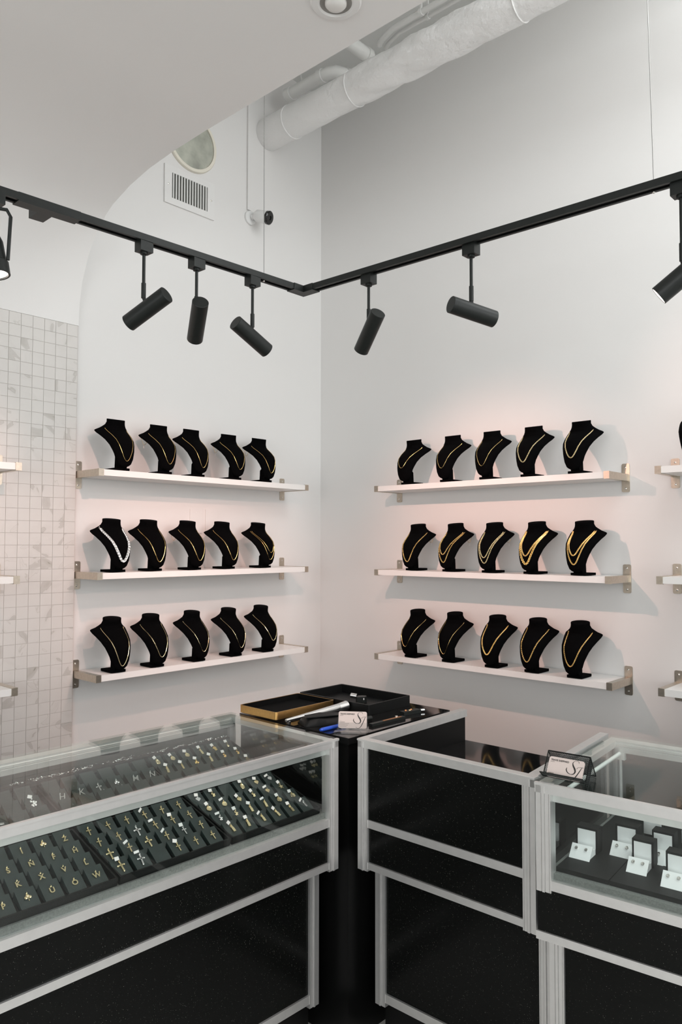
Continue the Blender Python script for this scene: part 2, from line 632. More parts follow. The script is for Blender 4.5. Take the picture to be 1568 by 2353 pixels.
for i, (x, z, r, lab) in enumerate(((-0.325, 3.925, 0.014, 'thin white conduit clipped along the high ceiling, nearer the lowered ceiling'),
                                    (-0.275, 3.93, 0.010, 'thinnest white conduit clipped along the high ceiling, nearer the duct'))):
    cd = thing('conduit', lab, 'conduit', T(x, -0.66, z), 'conduits along the high ceiling')
    bm = bmesh.new()
    tube(bm, [(0.05, 0.0, 0.0), (0.04, -0.01, 0.0), (0.025, -0.04, 0), (0, -0.12, 0), (0, -0.5, 0), (0, -5.0, 0)], r, 10)
    obj('conduit_run', mesh(bm, 'conduit_run', M_PIPE, smooth=True), cd)
    for y in (-0.28, -0.9, -1.6):
        bm = bmesh.new()
        cyl(bm, (0, y, 0), (0, y - 0.015, 0), r + 0.004, 12)
        box(bm, -.004, .004, y - .012, y - .003, 0, ZH - z)
        obj('clip', mesh(bm, 'clip', M_PIPE, smooth=True), cd)

# porthole, vent, security camera, raceway on the left wall
ph = thing('round_window', 'round grey-green glass porthole with cream ring high on the wall', 'window', T(-0.90, 0, 3.432))
bm = bmesh.new()
lathe(bm, [(0.128, 0.0), (0.128, 0.012), (0.142, 0.012), (0.146, 0.006), (0.146, 0.0)], 48, RX(PI / 2))
obj('ring', mesh(bm, 'ring', M_CREAM, smooth=True), ph)
bm = bmesh.new()
lathe(bm, [(0.1275, 0.001), (0.1275, 0.006), (0.09, 0.010), (0, 0.012)], 48, RX(PI / 2))
obj('glass_disc', mesh(bm, 'glass_disc', M_PORT, smooth=True), ph)

vt = thing('air_vent', 'white rectangular air grille with vertical louvres below the porthole', 'vent', T(-0.910, 0, 3.181))
bm = bmesh.new()
X1, Z1, X2, Z2 = 0.145, 0.091, 0.104, 0.060
for (a, b, c, d) in ((-X1, X1, Z2, Z1), (-X1, X1, -Z1, -Z2), (-X1, -X2, -Z2, Z2), (X2, X1, -Z2, Z2)):
    box(bm, a, b, -0.008, -0.0005, c, d)
obj('frame', mesh(bm, 'frame', M_VENT), vt)
obj('duct_shade', boxme('duct_shade', M_DARK, -X2, X2, -0.0012, -0.0003, -Z2, Z2), vt)  # flat dark sheet, colour stands in for shade behind the louvres
bm = bmesh.new()
obox(bm, RZ(0.5), 0.0125, 0.0022, 2 * Z2)
sl = mesh(bm, 'slat', M_SLAT)
for i in range(13):
    obj('slat', sl, vt, T(-X2 + 0.0085 + i * 0.0158, -0.0075, 0))
bm = bmesh.new()
lathe(bm, [(0.0045, 0), (0.0045, 0.002), (0, 0.003)], 10, T(0, -0.008, 0) @ RX(PI / 2))
sc = mesh(bm, 'screw', M_STEEL)
for x in (-0.125, 0.125):
    obj('screw', sc, vt, T(x, 0, 0.0))

sca = thing('security_camera', 'small white bullet security camera with black face on the wall', 'camera', T(-0.530, 0, 3.178))
bm = bmesh.new()
lathe(bm, [(0.036, 0.0005), (0.036, 0.01), (0.030, 0.016), (0, 0.018)], 28, RX(PI / 2))
obj('mount', mesh(bm, 'mount', M_CAMW, smooth=True), sca)
bm = bmesh.new()
cyl(bm, (0.0, -0.016, 0), (0.012, -0.042, 0.004), 0.013, 14)
obj('arm', mesh(bm, 'arm', M_CAMW, smooth=True), sca)
cd_ = Vector((0.30, -0.88, -0.30)).normalized()
q = cd_.to_track_quat('Z', 'Y').to_matrix().to_4x4()
bm = bmesh.new()
lathe(bm, [(0, 0), (0.022, 0.002), (0.030, 0.012), (0.033, 0.07), (0.0335, 0.078)], 24, T(0.006, -0.036, 0.006) @ q)
obj('body', mesh(bm, 'body', M_CAMW, smooth=True), sca)
bm = bmesh.new()
lathe(bm, [(0.034, 0.076), (0.0345, 0.088), (0.030, 0.092), (0.011, 0.0922), (0.010, 0.088), (0, 0.088)], 24, T(0.006, -0.036, 0.006) @ q)
obj('lens_face', mesh(bm, 'lens_face', M_BLKGLOSS, smooth=True), sca)
tag(obj('cable_raceway', boxme('cable_raceway', M_WALL, -0.553, -0.530, -0.011, -0.0003, 3.215, ZH - 0.001)),
    'slim white cable channel rising from the security camera', 'raceway')

for (x, z, w, h, lab) in ((-0.856, 1.607, 0.072, 0.115, 'white blank wall plate behind the middle left shelf, nearer the tiles'),
                          (-0.765, 1.607, 0.072, 0.115, 'white blank wall plate behind the middle left shelf, nearer the corner')):
    w_ = thing('wall_plate', lab, 'wall plate', T(x, 0, z), 'wall plates behind the shelf')
    obj('plate', boxme('plate', M_WALL, -w / 2, w / 2, -0.005, -0.0003, -h / 2, h / 2, bevel=0.002), w_)
    bm = bmesh.new()
    lathe(bm, [(0.003, 0), (0.003, 0.0015), (0, 0.002)], 8, T(0, -0.0045, 0) @ RX(PI / 2))
    s_ = mesh(bm, 'screw', M_VENT)
    for dz in (-.042, .042):
        obj('screw', s_, w_, T(0, 0, dz))

# recessed lamps in the lowered ceiling
def downlight(x, y, lit, label):
    d = thing('downlight', label, 'ceiling lamp', T(x, y, ZS))
    bm = bmesh.new()
    if lit:
        lathe(bm, [(0.045, -0.0025), (0.050, -0.0045), (0.062, -0.0045), (0.069, -0.0012), (0.069, 0.001), (0.045, 0.001)], 40)
        obj('trim_ring', mesh(bm, 'trim_ring', M_VENT, smooth=True), d)
        bm = bmesh.new()
        lathe(bm, [(0.0452, -0.0022), (0.03, -0.0027), (0, -0.0030)], 40)
        obj('lens', mesh(bm, 'lens', M_LED, smooth=True), d)
        l_ = bpy.data.lights.new('downlight_lamp', 'AREA')
        l_.shape = 'DISK'
        l_.size = 0.085
        l_.energy = 5
        l_.color = (1.0, 0.93, 0.86)
        lo_ = bpy.data.objects.new('downlight_lamp', l_)
        C.objects.link(lo_)
        lo_.parent = d
        lo_.location = (0, 0, -0.006)
    else:
        lathe(bm, [(0.043, -0.004), (0.048, -0.008), (0.064, -0.006), (0.0685, -0.001), (0.0685, 0.001)], 40)
        obj('trim_ring', mesh(bm, 'trim_ring', M_VENT, smooth=True), d)
        bm = bmesh.new()
        pr = [(0.0435, -0.004)]
        for i in range(8):
            pr += [(0.0435 - i * .0014, 0.0002 - 0.0005 * 0 - .004 + i * .0005), (0.0425 - i * .0014, -0.004 + i * .0005 + .0004)]
        pr += [(0.030, -0.0005), (0.0, -0.0004)]
        lathe(bm, pr, 40)
        obj('baffle', mesh(bm, 'baffle', mat('baffle_grey', (0.30, 0.29, 0.27), 0.5)), d)
        bm = bmesh.new()
        lathe(bm, [(0.029, -0.001), (0.029, -0.008), (0.024, -0.014), (0.012, -0.018), (0, -0.019)], 32)
        obj('bulb', mesh(bm, 'bulb', M_LEDOFF, smooth=True), d)


downlight(-1.602, -0.654, True, 'lit round recessed lamp with white rim in the lowered ceiling')
downlight(-1.634, -1.633, False, 'unlit recessed lamp with ribbed baffle at the top of the picture')

# ------------------------------------------------------------------ wall shelves
def make_shelf(length, depth, parent):
    """local frame: x along the wall from 0 to length, y = 0 at the wall, front at -depth, z = 0 the top of the arm"""
    t = 0.0286
    a = 0.022
    bm = bmesh.new()
    box(bm, a + .0004, length - a - .0004, -depth + 0.003, -0.004, -t + 0.002, -0.0015)
    obj('board', mesh(bm, 'board', M_SHELF, bevel=0.0008), parent)
    for k, x in enumerate((0, length - a)):
        bm = bmesh.new()
        box(bm, x, x + a, -depth + 0.012, -0.0035, -t, 0)
        br = obj('bracket', mesh(bm, 'bracket', M_NICKEL, bevel=0.0012), parent)
        bm = bmesh.new()
        box(bm, x - 0.0004, x + a + 0.0004, -depth, -depth + 0.0115, -t - 0.0004, 0.0004)
        obj('end_cap', mesh(bm, 'end_cap', M_NICKEL, bevel=0.0015), br)
        bm = bmesh.new()
        w = 0.0165
        cx = x + a / 2
        pts = []
        for (px, pz, a0) in ((w, 0.043, 0), (-w, 0.043, 90), (-w, -0.073, 180), (w, -0.073, 270)):
            sx_, sz_ = (1 if px > 0 else -1), (1 if pz > 0 else -1)
            for s_ in (0, 45, 90):
                an = math.radians(a0 + s_)
                pts.append((cx + px - sx_ * 0.006 + 0.006 * math.cos(an), pz - sz_ * 0.006 + 0.006 * math.sin(an)))
        prism(bm, pts, -0.0034, -0.0004, 'y')
        pl = obj('wall_plate', mesh(bm, 'wall_plate', M_NICKEL), br)
        for dz in (0.028, -0.058):
            bm = bmesh.new()
            lathe(bm, [(0.0042, 0), (0.0040, 0.0018), (0.0015, 0.0024), (0, 0.0016)], 12, T(cx, -0.0033, dz) @ RX(PI / 2))
            obj('screw', mesh(bm, 'screw', M_STEEL, smooth=True), br)


D_ = 0.19
SH = []   # (matrix, list of labels)
for i, (z, nm) in enumerate(((1.8018, 'top'), (1.3828, 'middle'), (0.9746, 'bottom'))):
    s = thing('wall_shelf', f'white {nm} shelf on the left wall beside the marble tiles', 'shelf', T(-1.4758, 0, z), 'white shelves with nickel brackets')
    make_shelf(1.19, D_, s)
for i, (z, nm) in enumerate(((1.7834, 'top'), (1.3740, 'middle'), (0.9652, 'bottom'))):
    s = thing('wall_shelf', f'white {nm} shelf on the right wall next to the corner', 'shelf', T(0, -0.5516, z) @ RZ(-PI / 2), 'white shelves with nickel brackets')
    make_shelf(1.19, D_, s)
for i, (z, nm) in enumerate(((1.799, 'top'), (1.380, 'middle'), (0.972, 'bottom'))):
    s = thing('wall_shelf', f'white {nm} shelf cut by the left edge, mounted on the marble tiles', 'shelf', T(-1.792 - 1.19, -0.0118, z), 'white shelves with nickel brackets')
    make_shelf(1.19, 0.18, s)
for i, (z, nm) in enumerate(((1.790, 'top'), (1.380, 'middle'), (0.969, 'bottom'))):
    s = thing('wall_shelf', f'white {nm} shelf cut by the right edge of the picture', 'shelf', T(0, -1.916, z) @ RZ(-PI / 2), 'white shelves with nickel brackets')
    make_shelf(1.19, D_, s)

# ------------------------------------------------------------------ necklace busts
SEC = [(0.0145, 0.0109, 0.0060, -0.0755, 0.0010), (0.0180, 0.0193, 0.0090, -0.0760, 0.0020), (0.0254, 0.0292, 0.0120, -0.0757, 0.0030), (0.0456, 0.0395, 0.0160, -0.0759, 0.0060), (0.0660, 0.0446, 0.0180, -0.0773, 0.0100),
       (0.0810, 0.0493, 0.0190, -0.0769, 0.0150), (0.1040, 0.0567, 0.0200, -0.0738, 0.0240), (0.1255, 0.0653, 0.0200, -0.0633, 0.0330), (0.1445, 0.0726, 0.0180, -0.0446, 0.0420), (0.1570, 0.0778, 0.0165, -0.0290, 0.0480),
       (0.1650, 0.0797, 0.0145, -0.0191, 0.0500), (0.1700, 0.0792, 0.0140, -0.0140, 0.0495), (0.1735, 0.0748, 0.0140, -0.0105, 0.0440), (0.1800, 0.0628, 0.0190, -0.0053, 0.0280), (0.1880, 0.0518, 0.0250, 0.0012, 0.0140),
       (0.1960, 0.0434, 0.0280, 0.0017, 0.0050), (0.2060, 0.0390, 0.0300, 0.0009, 0.0000), (0.2120, 0.0390, 0.0305, 0.0005, 0.0000), (0.2165, 0.0390, 0.0305, 0.0005, 0.0000), (0.2180, 0.0378, 0.0295, 0.0005, 0.0000)]


def sec(z):
    for a, b in zip(SEC, SEC[1:]):
        if z <= b[0]:
            t = max(0, (z - a[0]) / (b[0] - a[0]))
            return [a[i] + (b[i] - a[i]) * t for i in range(1, 5)]
    return SEC[-1][1:]


def surf(x, z, side=-1):
    w, th, yc, bd = sec(z)
    q = min(1, abs(x) / w)
    return yc + side * th * math.sqrt(max(0, 1 - q * q)) + bd * q * q


def bust_meshes():
    bm = bmesh.new()
    n = 40
    rings = []
    # refine the sections
    zs = []
    for a, b in zip(SEC, SEC[1:]):
        zs += [a[0] + (b[0] - a[0]) * k / 3 for k in range(3)]
    zs.append(SEC[-1][0])
    for z in zs:
        w, th, yc, bd = sec(z)
        ring = []
        for j in range(n):
            a = 2 * PI * j / n
            x = w * math.cos(a)
            yy = yc + th * math.sin(a) + bd * (x / w) ** 2
            # the cut of the neck falls away towards the front
            ring.append(bm.verts.new((x, yy, z + yy * .17 * max(0, (z - .194) / .024))))
        rings.append(ring)
    for A, B in zip(rings, rings[1:]):
        for j in range(n):
            bm.faces.new((A[j], A[(j + 1) % n], B[(j + 1) % n], B[j]))
    bm.faces.new(rings[0][::-1])
    bm.faces.new(rings[-1])
    body = mesh(bm, 'bust_body', M_VELVET, smooth=True, angle=60)
    bm = bmesh.new()
    pts = []
    for (px, py, a0) in ((.033, .031, 0), (-.033, .031, 90), (-.033, -.061, 180), (.033, -.061, 270)):
        for s_ in (0, 45, 90):
            an = math.radians(a0 + s_)
            pts.append((px - math.copysign(.004, px) + .004 * math.cos(an), py - math.copysign(.004, py) + .004 * math.sin(an)))
    prism(bm, pts, 0.0002, 0.010, 'z')
    base = mesh(bm, 'base', M_VELVET, bevel=0.0012)
    # easel stem: a wedge carrying the body from behind
    bm = bmesh.new()
    prism(bm, [(-.058, .009), (-.026, .009), (-.029, .056), (-.050, .074), (-.072, .066), (-.068, .03)], -.019, .019, 'x')
    stem = mesh(bm, 'stem', M_VELVET, bevel=0.002)
    return body, base, stem


BUST = bust_meshes()


def make_bust(mtx, label, group='black velvet necklace busts'):
    t = thing('necklace_bust', label, 'bust', mtx, group)
    obj('bust_body', BUST[0], t)
    obj('base', BUST[1], t)
    obj('stem', BUST[2], t)
    return t


def neck_path(zb, W=.050, zs=.176, k=1.7, off=0.0025, n=90):
    """a loop: down one side of the chest, up the other, and round behind the neck"""
    pts = []
    for i in range(n + 1):
        s = -1 + 2 * i / n
        s2 = math.copysign(abs(s) ** 0.85, s)
        x = W * math.sin(s2 * PI / 2) if False else W * s2
        z = zb + (zs - zb) * (math.sqrt(1 + (k * s2) ** 2) - 1) / (math.sqrt(1 + k * k) - 1)
        # rounder bottom
        pts.append(Vector((x, surf(x, z) - off, z)))
    zz = zs
    back = [Vector((W * 0.97, surf(W, zz) * .5 + surf(W, zz, 1) * .5, zz + .0075)), Vector((W * .9, surf(W * .9, zz, 1) + .004, zz + .004)),
            Vector((W * .55, .030, zz + .008)), Vector((0, .039, zz + .010))]
    full = pts + back + [Vector((-b.x, b.y, b.z)) for b in back[-2::-1]]
    return full, len(pts)


def resample(pts, step):
    """even steps along the closed loop"""
    P = pts + [pts[0]]
    seg = [(b - a).length for a, b in zip(P, P[1:])]
    tot = sum(seg)
    n = max(8, int(round(tot / step)))
    n += n % 2
    out, k, acc = [], 0, 0.0
    for i in range(n):
        d = tot * i / n
        while acc + seg[k] < d:
            acc += seg[k]
            k += 1
        out.append(P[k].lerp(P[k + 1], (d - acc) / seg[k] if seg[k] else 0))
    return out


def add_links(bm, pts, step, R, r, sx, alt, tilt=0.0, n=8, k=4):
    ps = resample(pts, step)
    for i, p in enumerate(ps):
        d = (ps[(i + 1) % len(ps)] - ps[i - 1]).normalized()
        nrm = Vector((0, -1, 0)) if p.y < .02 else Vector((0, 1, 0))
        nrm = (nrm - d * nrm.dot(d)).normalized()
        s = d.cross(nrm)
        mt = Matrix((d, s, nrm)).transposed().to_4x4()
        mt.translation = p
        mt = mt @ RX((alt if i % 2 else -alt)) @ RZ(tilt)
        torus(bm, mt, R, r, n, k, sx)


def necklace(mtx, kind, zbs, label, metal, tail=False, W=.050):
    """kind: thin / rope / curb / cuban / iced / figaro; zbs = list of bottoms (one strand or two)"""
    t = thing('necklace', label, 'necklace', mtx, 'necklaces on the busts')
    for q, zb in enumerate(zbs):
        Wq = W - .005 * q * (1 if len(zbs) > 1 else 0)
        kd = kind[q] if isinstance(kind, (list, tuple)) else kind
        off = {'thin': .0012, 'rope': .0020, 'curb': .0026, 'cuban': .0038, 'iced': .0046, 'figaro': .0022}[kd]
        pts, nf = neck_path(zb, Wq, off=off)
        bm = bmesh.new()
        if kd == 'thin':
            ps = resample(pts, .0016)
            tube(bm, ps, .0011, 5, closed=True, rfun=lambda i, k: .00125 if i % 2 else .0008)
        elif kd == 'rope':
            ps = resample(pts, .0015)
            tube(bm, ps, .0017, 6, closed=True, rfun=lambda i, k: .0019 if i % 2 else .0013)
        elif kd == 'figaro':
            add_links(bm, pts, .0040, .0019, .00065, 1.35, .35)
        elif kd == 'curb':
            add_links(bm, pts, .0036, .0022, .00085, 1.2, .30, .35)
        elif kd == 'cuban':
            add_links(bm, pts, .0052, .0036, .0013, 1.15, .22, .45)
        elif kd == 'iced':
            add_links(bm, pts, .0058, .0044, .0019, 1.1, .18, .5, n=7, k=5)
        obj('chain' if len(zbs) == 1 else 'strand', mesh(bm, 'chain', metal, smooth=True, angle=50), t)
    if tail:
        # spare end of the chain hanging behind the shoulder, with its tag
        sgn = tail
        bm = bmesh.new()
        tp = [Vector((sgn * (.066 - .040 * k / 14), .034 + .016 * k / 14, .166 - .010 * k / 14 - .030 * math.sin(PI * k / 14) ** .8)) for k in range(15)]
        tube(bm, tp, .0008, 5)
        tl = obj('chain_tail', mesh(bm, 'chain_tail', metal, smooth=True), t)
        bm = bmesh.new()
        obox(bm, T(sgn * .046, .043, .122), .006, .001, .011)
        obj('price_tag', mesh(bm, 'price_tag', M_TAG), tl)


ORD = ['first', 'second', 'third', 'fourth', 'fifth']
NECK = {
    ('left', 'top'): (1.8018, (-1.361, -1.150, -0.975, -0.757, -0.564)),
    ('left', 'middle'): (1.3828, (-1.375, -1.196, -0.990, -0.793, -0.567)),
    ('left', 'bottom'): (0.9746, (-1.367, -1.180, -0.962, -0.750, -0.546)),
    ('right', 'top'): (1.7834, (-0.744, -0.969, -1.178, -1.383, -1.598)),
    ('right', 'middle'): (1.3740, (-0.768, -0.982, -1.188, -1.394, -1.606)),
    ('right', 'bottom'): (0.9652, (-0.763, -0.976, -1.200, -1.395, -1.583)),
}
NL = {
    ('left', 'top'): [('thin', [.036], 'fine plain gold chain'), ('thin', [.040], 'fine gold chain'), ('thin', [.038], 'fine gold chain'), ('thin', [.045], 'very fine gold chain'), ('thin', [.042], 'fine gold chain')],
    ('left', 'middle'): [('iced', [.045], 'thick sparkling silver chain'), ('rope', [.040], 'medium gold chain with a bright glint'), ('rope', [.042], 'medium gold rope chain'), ('rope', [.042], 'medium gold chain'), (['thin', 'thin'], [.040, .074], 'double strand of fine gold chain')],
    ('left', 'bottom'): [('rope', [.030], 'long gold rope chain'), ('rope', [.046], 'gold rope chain'), ('thin', [.046], 'thin gold chain'), ('thin', [.042], 'thin gold chain'), ('rope', [.058], 'gold rope chain')],
    ('right', 'top'): [('thin', [.075], 'short fine gold chain'), ('thin', [.060], 'fine gold chain'), ('thin', [.056], 'fine gold chain'), ('figaro', [.058], 'gold link chain with pale links'), ('figaro', [.060], 'thin pale gold link chain')],
    ('right', 'middle'): [('figaro', [.042], 'gold link chain'), (['figaro', 'figaro'], [.042, .078], 'two gold link chains'), (['figaro', 'figaro'], [.042, .066], 'two pale gold link chains'), (['cuban', 'curb'], [.042, .076], 'heavy gold curb chain and a slimmer one'), (['curb', 'curb'], [.044, .080], 'two medium gold curb chains')],
    ('right', 'bottom'): [('thin', [.054], 'fine gold chain'), ('thin', [.040], 'long fine gold chain'), ('curb', [.060], 'thick gold chain'), ('figaro', [.048], 'gold link chain'), ('figaro', [.050], 'bright gold link chain')],
}
TAILS = {('left', 'top', 1): -1, ('left', 'top', 3): -1, ('left', 'top', 4): -1, ('left', 'middle', 2): -1, ('right', 'middle', 0): 1, ('right', 'middle', 1): 1, ('right', 'middle', 2): 1}
for (wall, lev), (z, xs) in NECK.items():
    for i, v in enumerate(xs):
        if wall == 'left':
            mt = T(v, -0.120, z) @ RZ(random.uniform(-.05, .05))
            where = f'{ORD[i]} from tiles, {lev} left shelf'
        else:
            mt = T(-0.120, v, z) @ RZ(-PI / 2 + random.uniform(-.05, .05))
            where = f'{ORD[i]} from corner, {lev} right shelf'
        make_bust(mt, f'black velvet necklace bust, {where}')
        kd, zb, desc = NL[(wall, lev)][i]
        metal = M_SILVER if 'silver' in desc else (M_PGOLD if 'pale' in desc or (wall == 'left' and lev == 'bottom') else M_GOLD)
        necklace(mt, kd, zb, f'{desc}, bust {where}', metal, TAILS.get((wall, lev, i), False))
# bust cut by the right edge of the picture
mt = T(-0.115, -2.055, 1.790) @ RZ(-PI / 2)
make_bust(mt, 'black velvet bust cut by the right edge on the top shelf')
necklace(mt, 'thin', [.05], 'fine gold chain on the bust cut by the right edge', M_GOLD)

# ------------------------------------------------------------------ track lighting
ZT = 2.400        # top of the track
TH, TW = 0.019, 0.035
trk = thing('lighting_track', 'long black track rail turning the corner, hung on thin cables', 'lighting track', T(-1.2195 + TW / 2, -1.094 + TW / 2, ZT))
LA = math.atan2(0.028, 1.043) * 1.0      # slight lean of the left arm
RA = math.atan2(0.032, 1.27)


def channel(length):
    """inverted U channel with lips; runs along local -x from 0"""
    bm = bmesh.new()
    w = TW / 2
    box(bm, -length, 0, -w, w, -0.004, 0)
    box(bm, -length, 0, -w, -w + 0.003, -TH, -0.004)
    box(bm, -length, 0, w - 0.003, w, -TH, -0.004)
    box(bm, -length, 0, -w + 0.003, -w + 0.009, -TH, -TH + 0.003)
    box(bm, -length, 0, w - 0.009, w - 0.003, -TH, -TH + 0.003)
    return mesh(bm, 'channel', M_BLACK)


obj('rail', channel(1.75), trk, T(-0.035, 0, 0) @ RZ(-LA))
obj('rail', channel(2.6), trk, T(0, -0.035, 0) @ RZ(PI / 2 + RA))
obj('rail_slot', boxme('rail_slot', M_BLACKIN, -1.75, 0, -TW / 2 + .004, TW / 2 - .004, -TH + .006, -.0045), trk, T(-0.035, 0, 0) @ RZ(-LA))
obj('rail_slot', boxme('rail_slot', M_BLACKIN, -2.6, 0, -TW / 2 + .004, TW / 2 - .004, -TH + .006, -.0045), trk, T(0, -0.035, 0) @ RZ(PI / 2 + RA))
bm = bmesh.new()
w = TW / 2 + .0012
prism(bm, [(w, w), (-0.062, w), (-0.062, -w), (-w, -w), (-w, -0.062), (w, -0.062)], -TH - 0.003, 0.0012, 'z')
obj('corner_connector', mesh(bm, 'corner_connector', M_BLACK), trk)
# T connector on the left arm
tcx = -0.955
bm = bmesh.new()
prism(bm, [(-0.085, -w), (0.085, -w), (0.085, w), (0.020, w), (0.020, 0.070), (-0.020, 0.070), (-0.020, w), (-0.085, w)], -TH - 0.003, 0.0012, 'z')
obj('tee_connector', mesh(bm, 'tee_connector', M_BLACK), trk, T(tcx + .025, .955 * LA, 0) @ RZ(-LA))
# cables
for nm, p0, p1, lab in (('a', (-1.387, -1.075, ZT), (-1.392, -1.075, ZH), 'thin steel cable holding the track left of the corner'),
                        ('b', (-1.163, -2.283, ZT), (-1.166, -2.255, ZH), 'thin steel cable holding the right end of the track')):
    bm = bmesh.new()
    cyl(bm, p0, p1, 0.0011, 6)
    cb = thing('suspension_cable', lab, 'cable', T(0, 0, 0))
    obj('wire', mesh(bm, 'wire', M_WIRE, smooth=True), cb)
    bm = bmesh.new()
    uvs(bm, (p0[0], p0[1], ZT - TH - .001), .004, .004, .004)
    obj('cable_end', mesh(bm, 'cable_end', M_STEEL, smooth=True), cb)


def spot_head(ax, ay, arm, ctr, d, label, lit=True, rot=0.0):
    """adapter under the track, stem, knuckle and cylinder head pointing along d"""
    t = thing('spotlight', label, 'spotlight', T(ax, ay, ZT - TH), 'cylinder spotlights on the track')
    o = Vector((ax, ay, ZT - TH))
    c = Vector(ctr) - o
    d = Vector(d).normalized()
    bm = bmesh.new()
    if arm == 'x':
        box(bm, -0.021, 0.021, -0.0165, 0.0165, -0.030, 0.012)
    else:
        box(bm, -0.0165, 0.0165, -0.021, 0.021, -0.030, 0.012)
    obj('adapter', mesh(bm, 'adapter', M_BLACK, bevel=0.002), t)
    bm = bmesh.new()
    lathe(bm, [(0.011, -0.030), (0.011, -0.036), (0.006, -0.038), (0.006, -0.03)], 16)
    obj('collar', mesh(bm, 'collar', M_BLACK, smooth=True), t)
    # stem drops to just above the head
    zt_ = c.z + 0.036
    bm = bmesh.new()
    cyl(bm, (0, 0, -0.034), (0, 0, zt_ + .03), 0.0048, 14)
    obj('stem', mesh(bm, 'stem', M_BLACK, smooth=True), t)
    bm = bmesh.new()
    cyl(bm, (0, 0, zt_ + .04), (0, 0, zt_ - .004), 0.0068, 14)
    tube(bm, [(0, 0, zt_), (c.x * .4, c.y * .4, c.z + .022), (c.x, c.y, c.z + .012)], 0.0055, 10)
    obj('knuckle', mesh(bm, 'knuckle', M_BLACK, smooth=True), t)
    q = d.to_track_quat('Z', 'Y').to_matrix().to_4x4()
    HM = T(*c) @ q
    R, HL = 0.0250, 0.075
    bm = bmesh.new()
    lathe(bm, [(0, -HL), (R - .001, -HL), (R, -HL + .001), (R, HL - .0005), (R - .0006, HL), (R - .002, HL), (R - .002, HL - .010), (0, HL - .010)], 40, HM)
    obj('head', mesh(bm, 'head', M_BLACK, smooth=True), t)
    bm = bmesh.new()
    lathe(bm, [(R - .0022, HL - .0060), (R - .0022, HL - .0012), (0, HL - .0003)], 32, HM)
    obj('lens', mesh(bm, 'lens', M_LED2 if lit else M_LEDOFF, smooth=True), t)
    if lit:
        l = bpy.data.lights.new('spot', 'SPOT')
        l.energy = SPOT_POWER * (lit if lit is not True else 1)
        l.color = SPOT_COL
        l.spot_size = math.radians(72)
        l.spot_blend = 0.95
        l.shadow_soft_size = 0.014
        lo = bpy.data.objects.new('spot_lamp', l)
        C.objects.link(lo)
        lo.parent = t
        lo.matrix_local = T(*(c + d * (HL + .004))) @ d.to_track_quat('-Z', 'Y').to_matrix().to_4x4()
    return t


spot_head(-1.841, -1.0595, 'x', (-1.833, -1.068, 2.184), (-0.314, 0.828, -0.465), 'spotlight on the left arm nearest the tiles, tilted left and down', 0.65)
spot_head(-1.655, -1.064, 'x', (-1.652, -1.067, 2.188), (0.41, 0.73, -0.547), 'spotlight on the left arm seen end-on, hanging almost upright', 0.72)
spot_head(-1.433, -1.071, 'x', (-1.435, -1.069, 2.182), (0.889, -0.037, -0.456), 'spotlight on the left arm nearest the corner, tilted right', 1.65)
spot_head(-1.187, -1.366, 'y', (-1.186, -1.368, 2.193), (0.268, 0.714, -0.647), 'spotlight on the right arm nearest the corner, pointing down left', 0.9)
spot_head(-1.176, -1.754, 'y', (-1.173, -1.756, 2.183), (0.883, -0.432, -0.183), 'spotlight on the right arm tilted nearly level towards the right', 0.32)
spot_head(-1.162, -2.348, 'y', (-1.158, -2.352, 2.157), (-0.20, 0.834, -0.643), 'lit spotlight cut by the right edge of the picture', 0.7)

# older gimbal spot cut by the left edge
gx, gy = -2.275, -1.051
t = thing('gimbal_spotlight', 'black gimbal spotlight in a bent yoke, cut by the left edge', 'spotlight', T(gx, gy, ZT - TH))
obj('adapter', boxme('adapter', M_BLACK, -0.024, 0.024, -0.0165, 0.0165, -0.026, 0.012, bevel=0.002), t)
bm = bmesh.new()
Rr = Vector((0.676, -0.737, 0))
tube(bm, [Rr * -.045 + Vector((0, 0, -.17)), Rr * -.045 + Vector((0, 0, -.06)), Rr * -.035 + Vector((0, 0, -.042)), Vector((0, 0, -.036)), Rr * .035 + Vector((0, 0, -.042)), Rr * .045 + Vector((0, 0, -.06)), Rr * .040 + Vector((0, 0, -.17))], .0045, 8)
obj('yoke', mesh(bm, 'yoke', M_BLACK, smooth=True), t)
dd = Vector((.10, -.15, -1)).normalized()
q = dd.to_track_quat('Z', 'Y').to_matrix().to_4x4()
bm = bmesh.new()
lathe(bm, [(0, -.055), (.022, -.055), (.030, -.03), (.032, .02), (.036, .024), (.036, .055), (.031, .055), (.030, .048), (0, .048)], 32, T(0, 0, -.155) @ q)
obj('head', mesh(bm, 'head', M_BLACK, smooth=True), t)
bm = bmesh.new()
lathe(bm, [(.0298, .0485), (.0298, .051), (0, .053)], 32, T(0, 0, -.155) @ q)
obj('lens', mesh(bm, 'lens', M_LED2, smooth=True), t)
l = bpy.data.lights.new('spot', 'SPOT')
l.energy = SPOT_POWER * .16
l.color = SPOT_COL
l.spot_size = math.radians(80)
l.spot_blend = .8
l.shadow_soft_size = .02
lo = bpy.data.objects.new('spot_lamp', l)
C.objects.link(lo)
lo.parent = t
lo.matrix_local = T(*(Vector((0, 0, -.155)) + dd * .06)) @ dd.to_track_quat('-Z', 'Y').to_matrix().to_4x4()

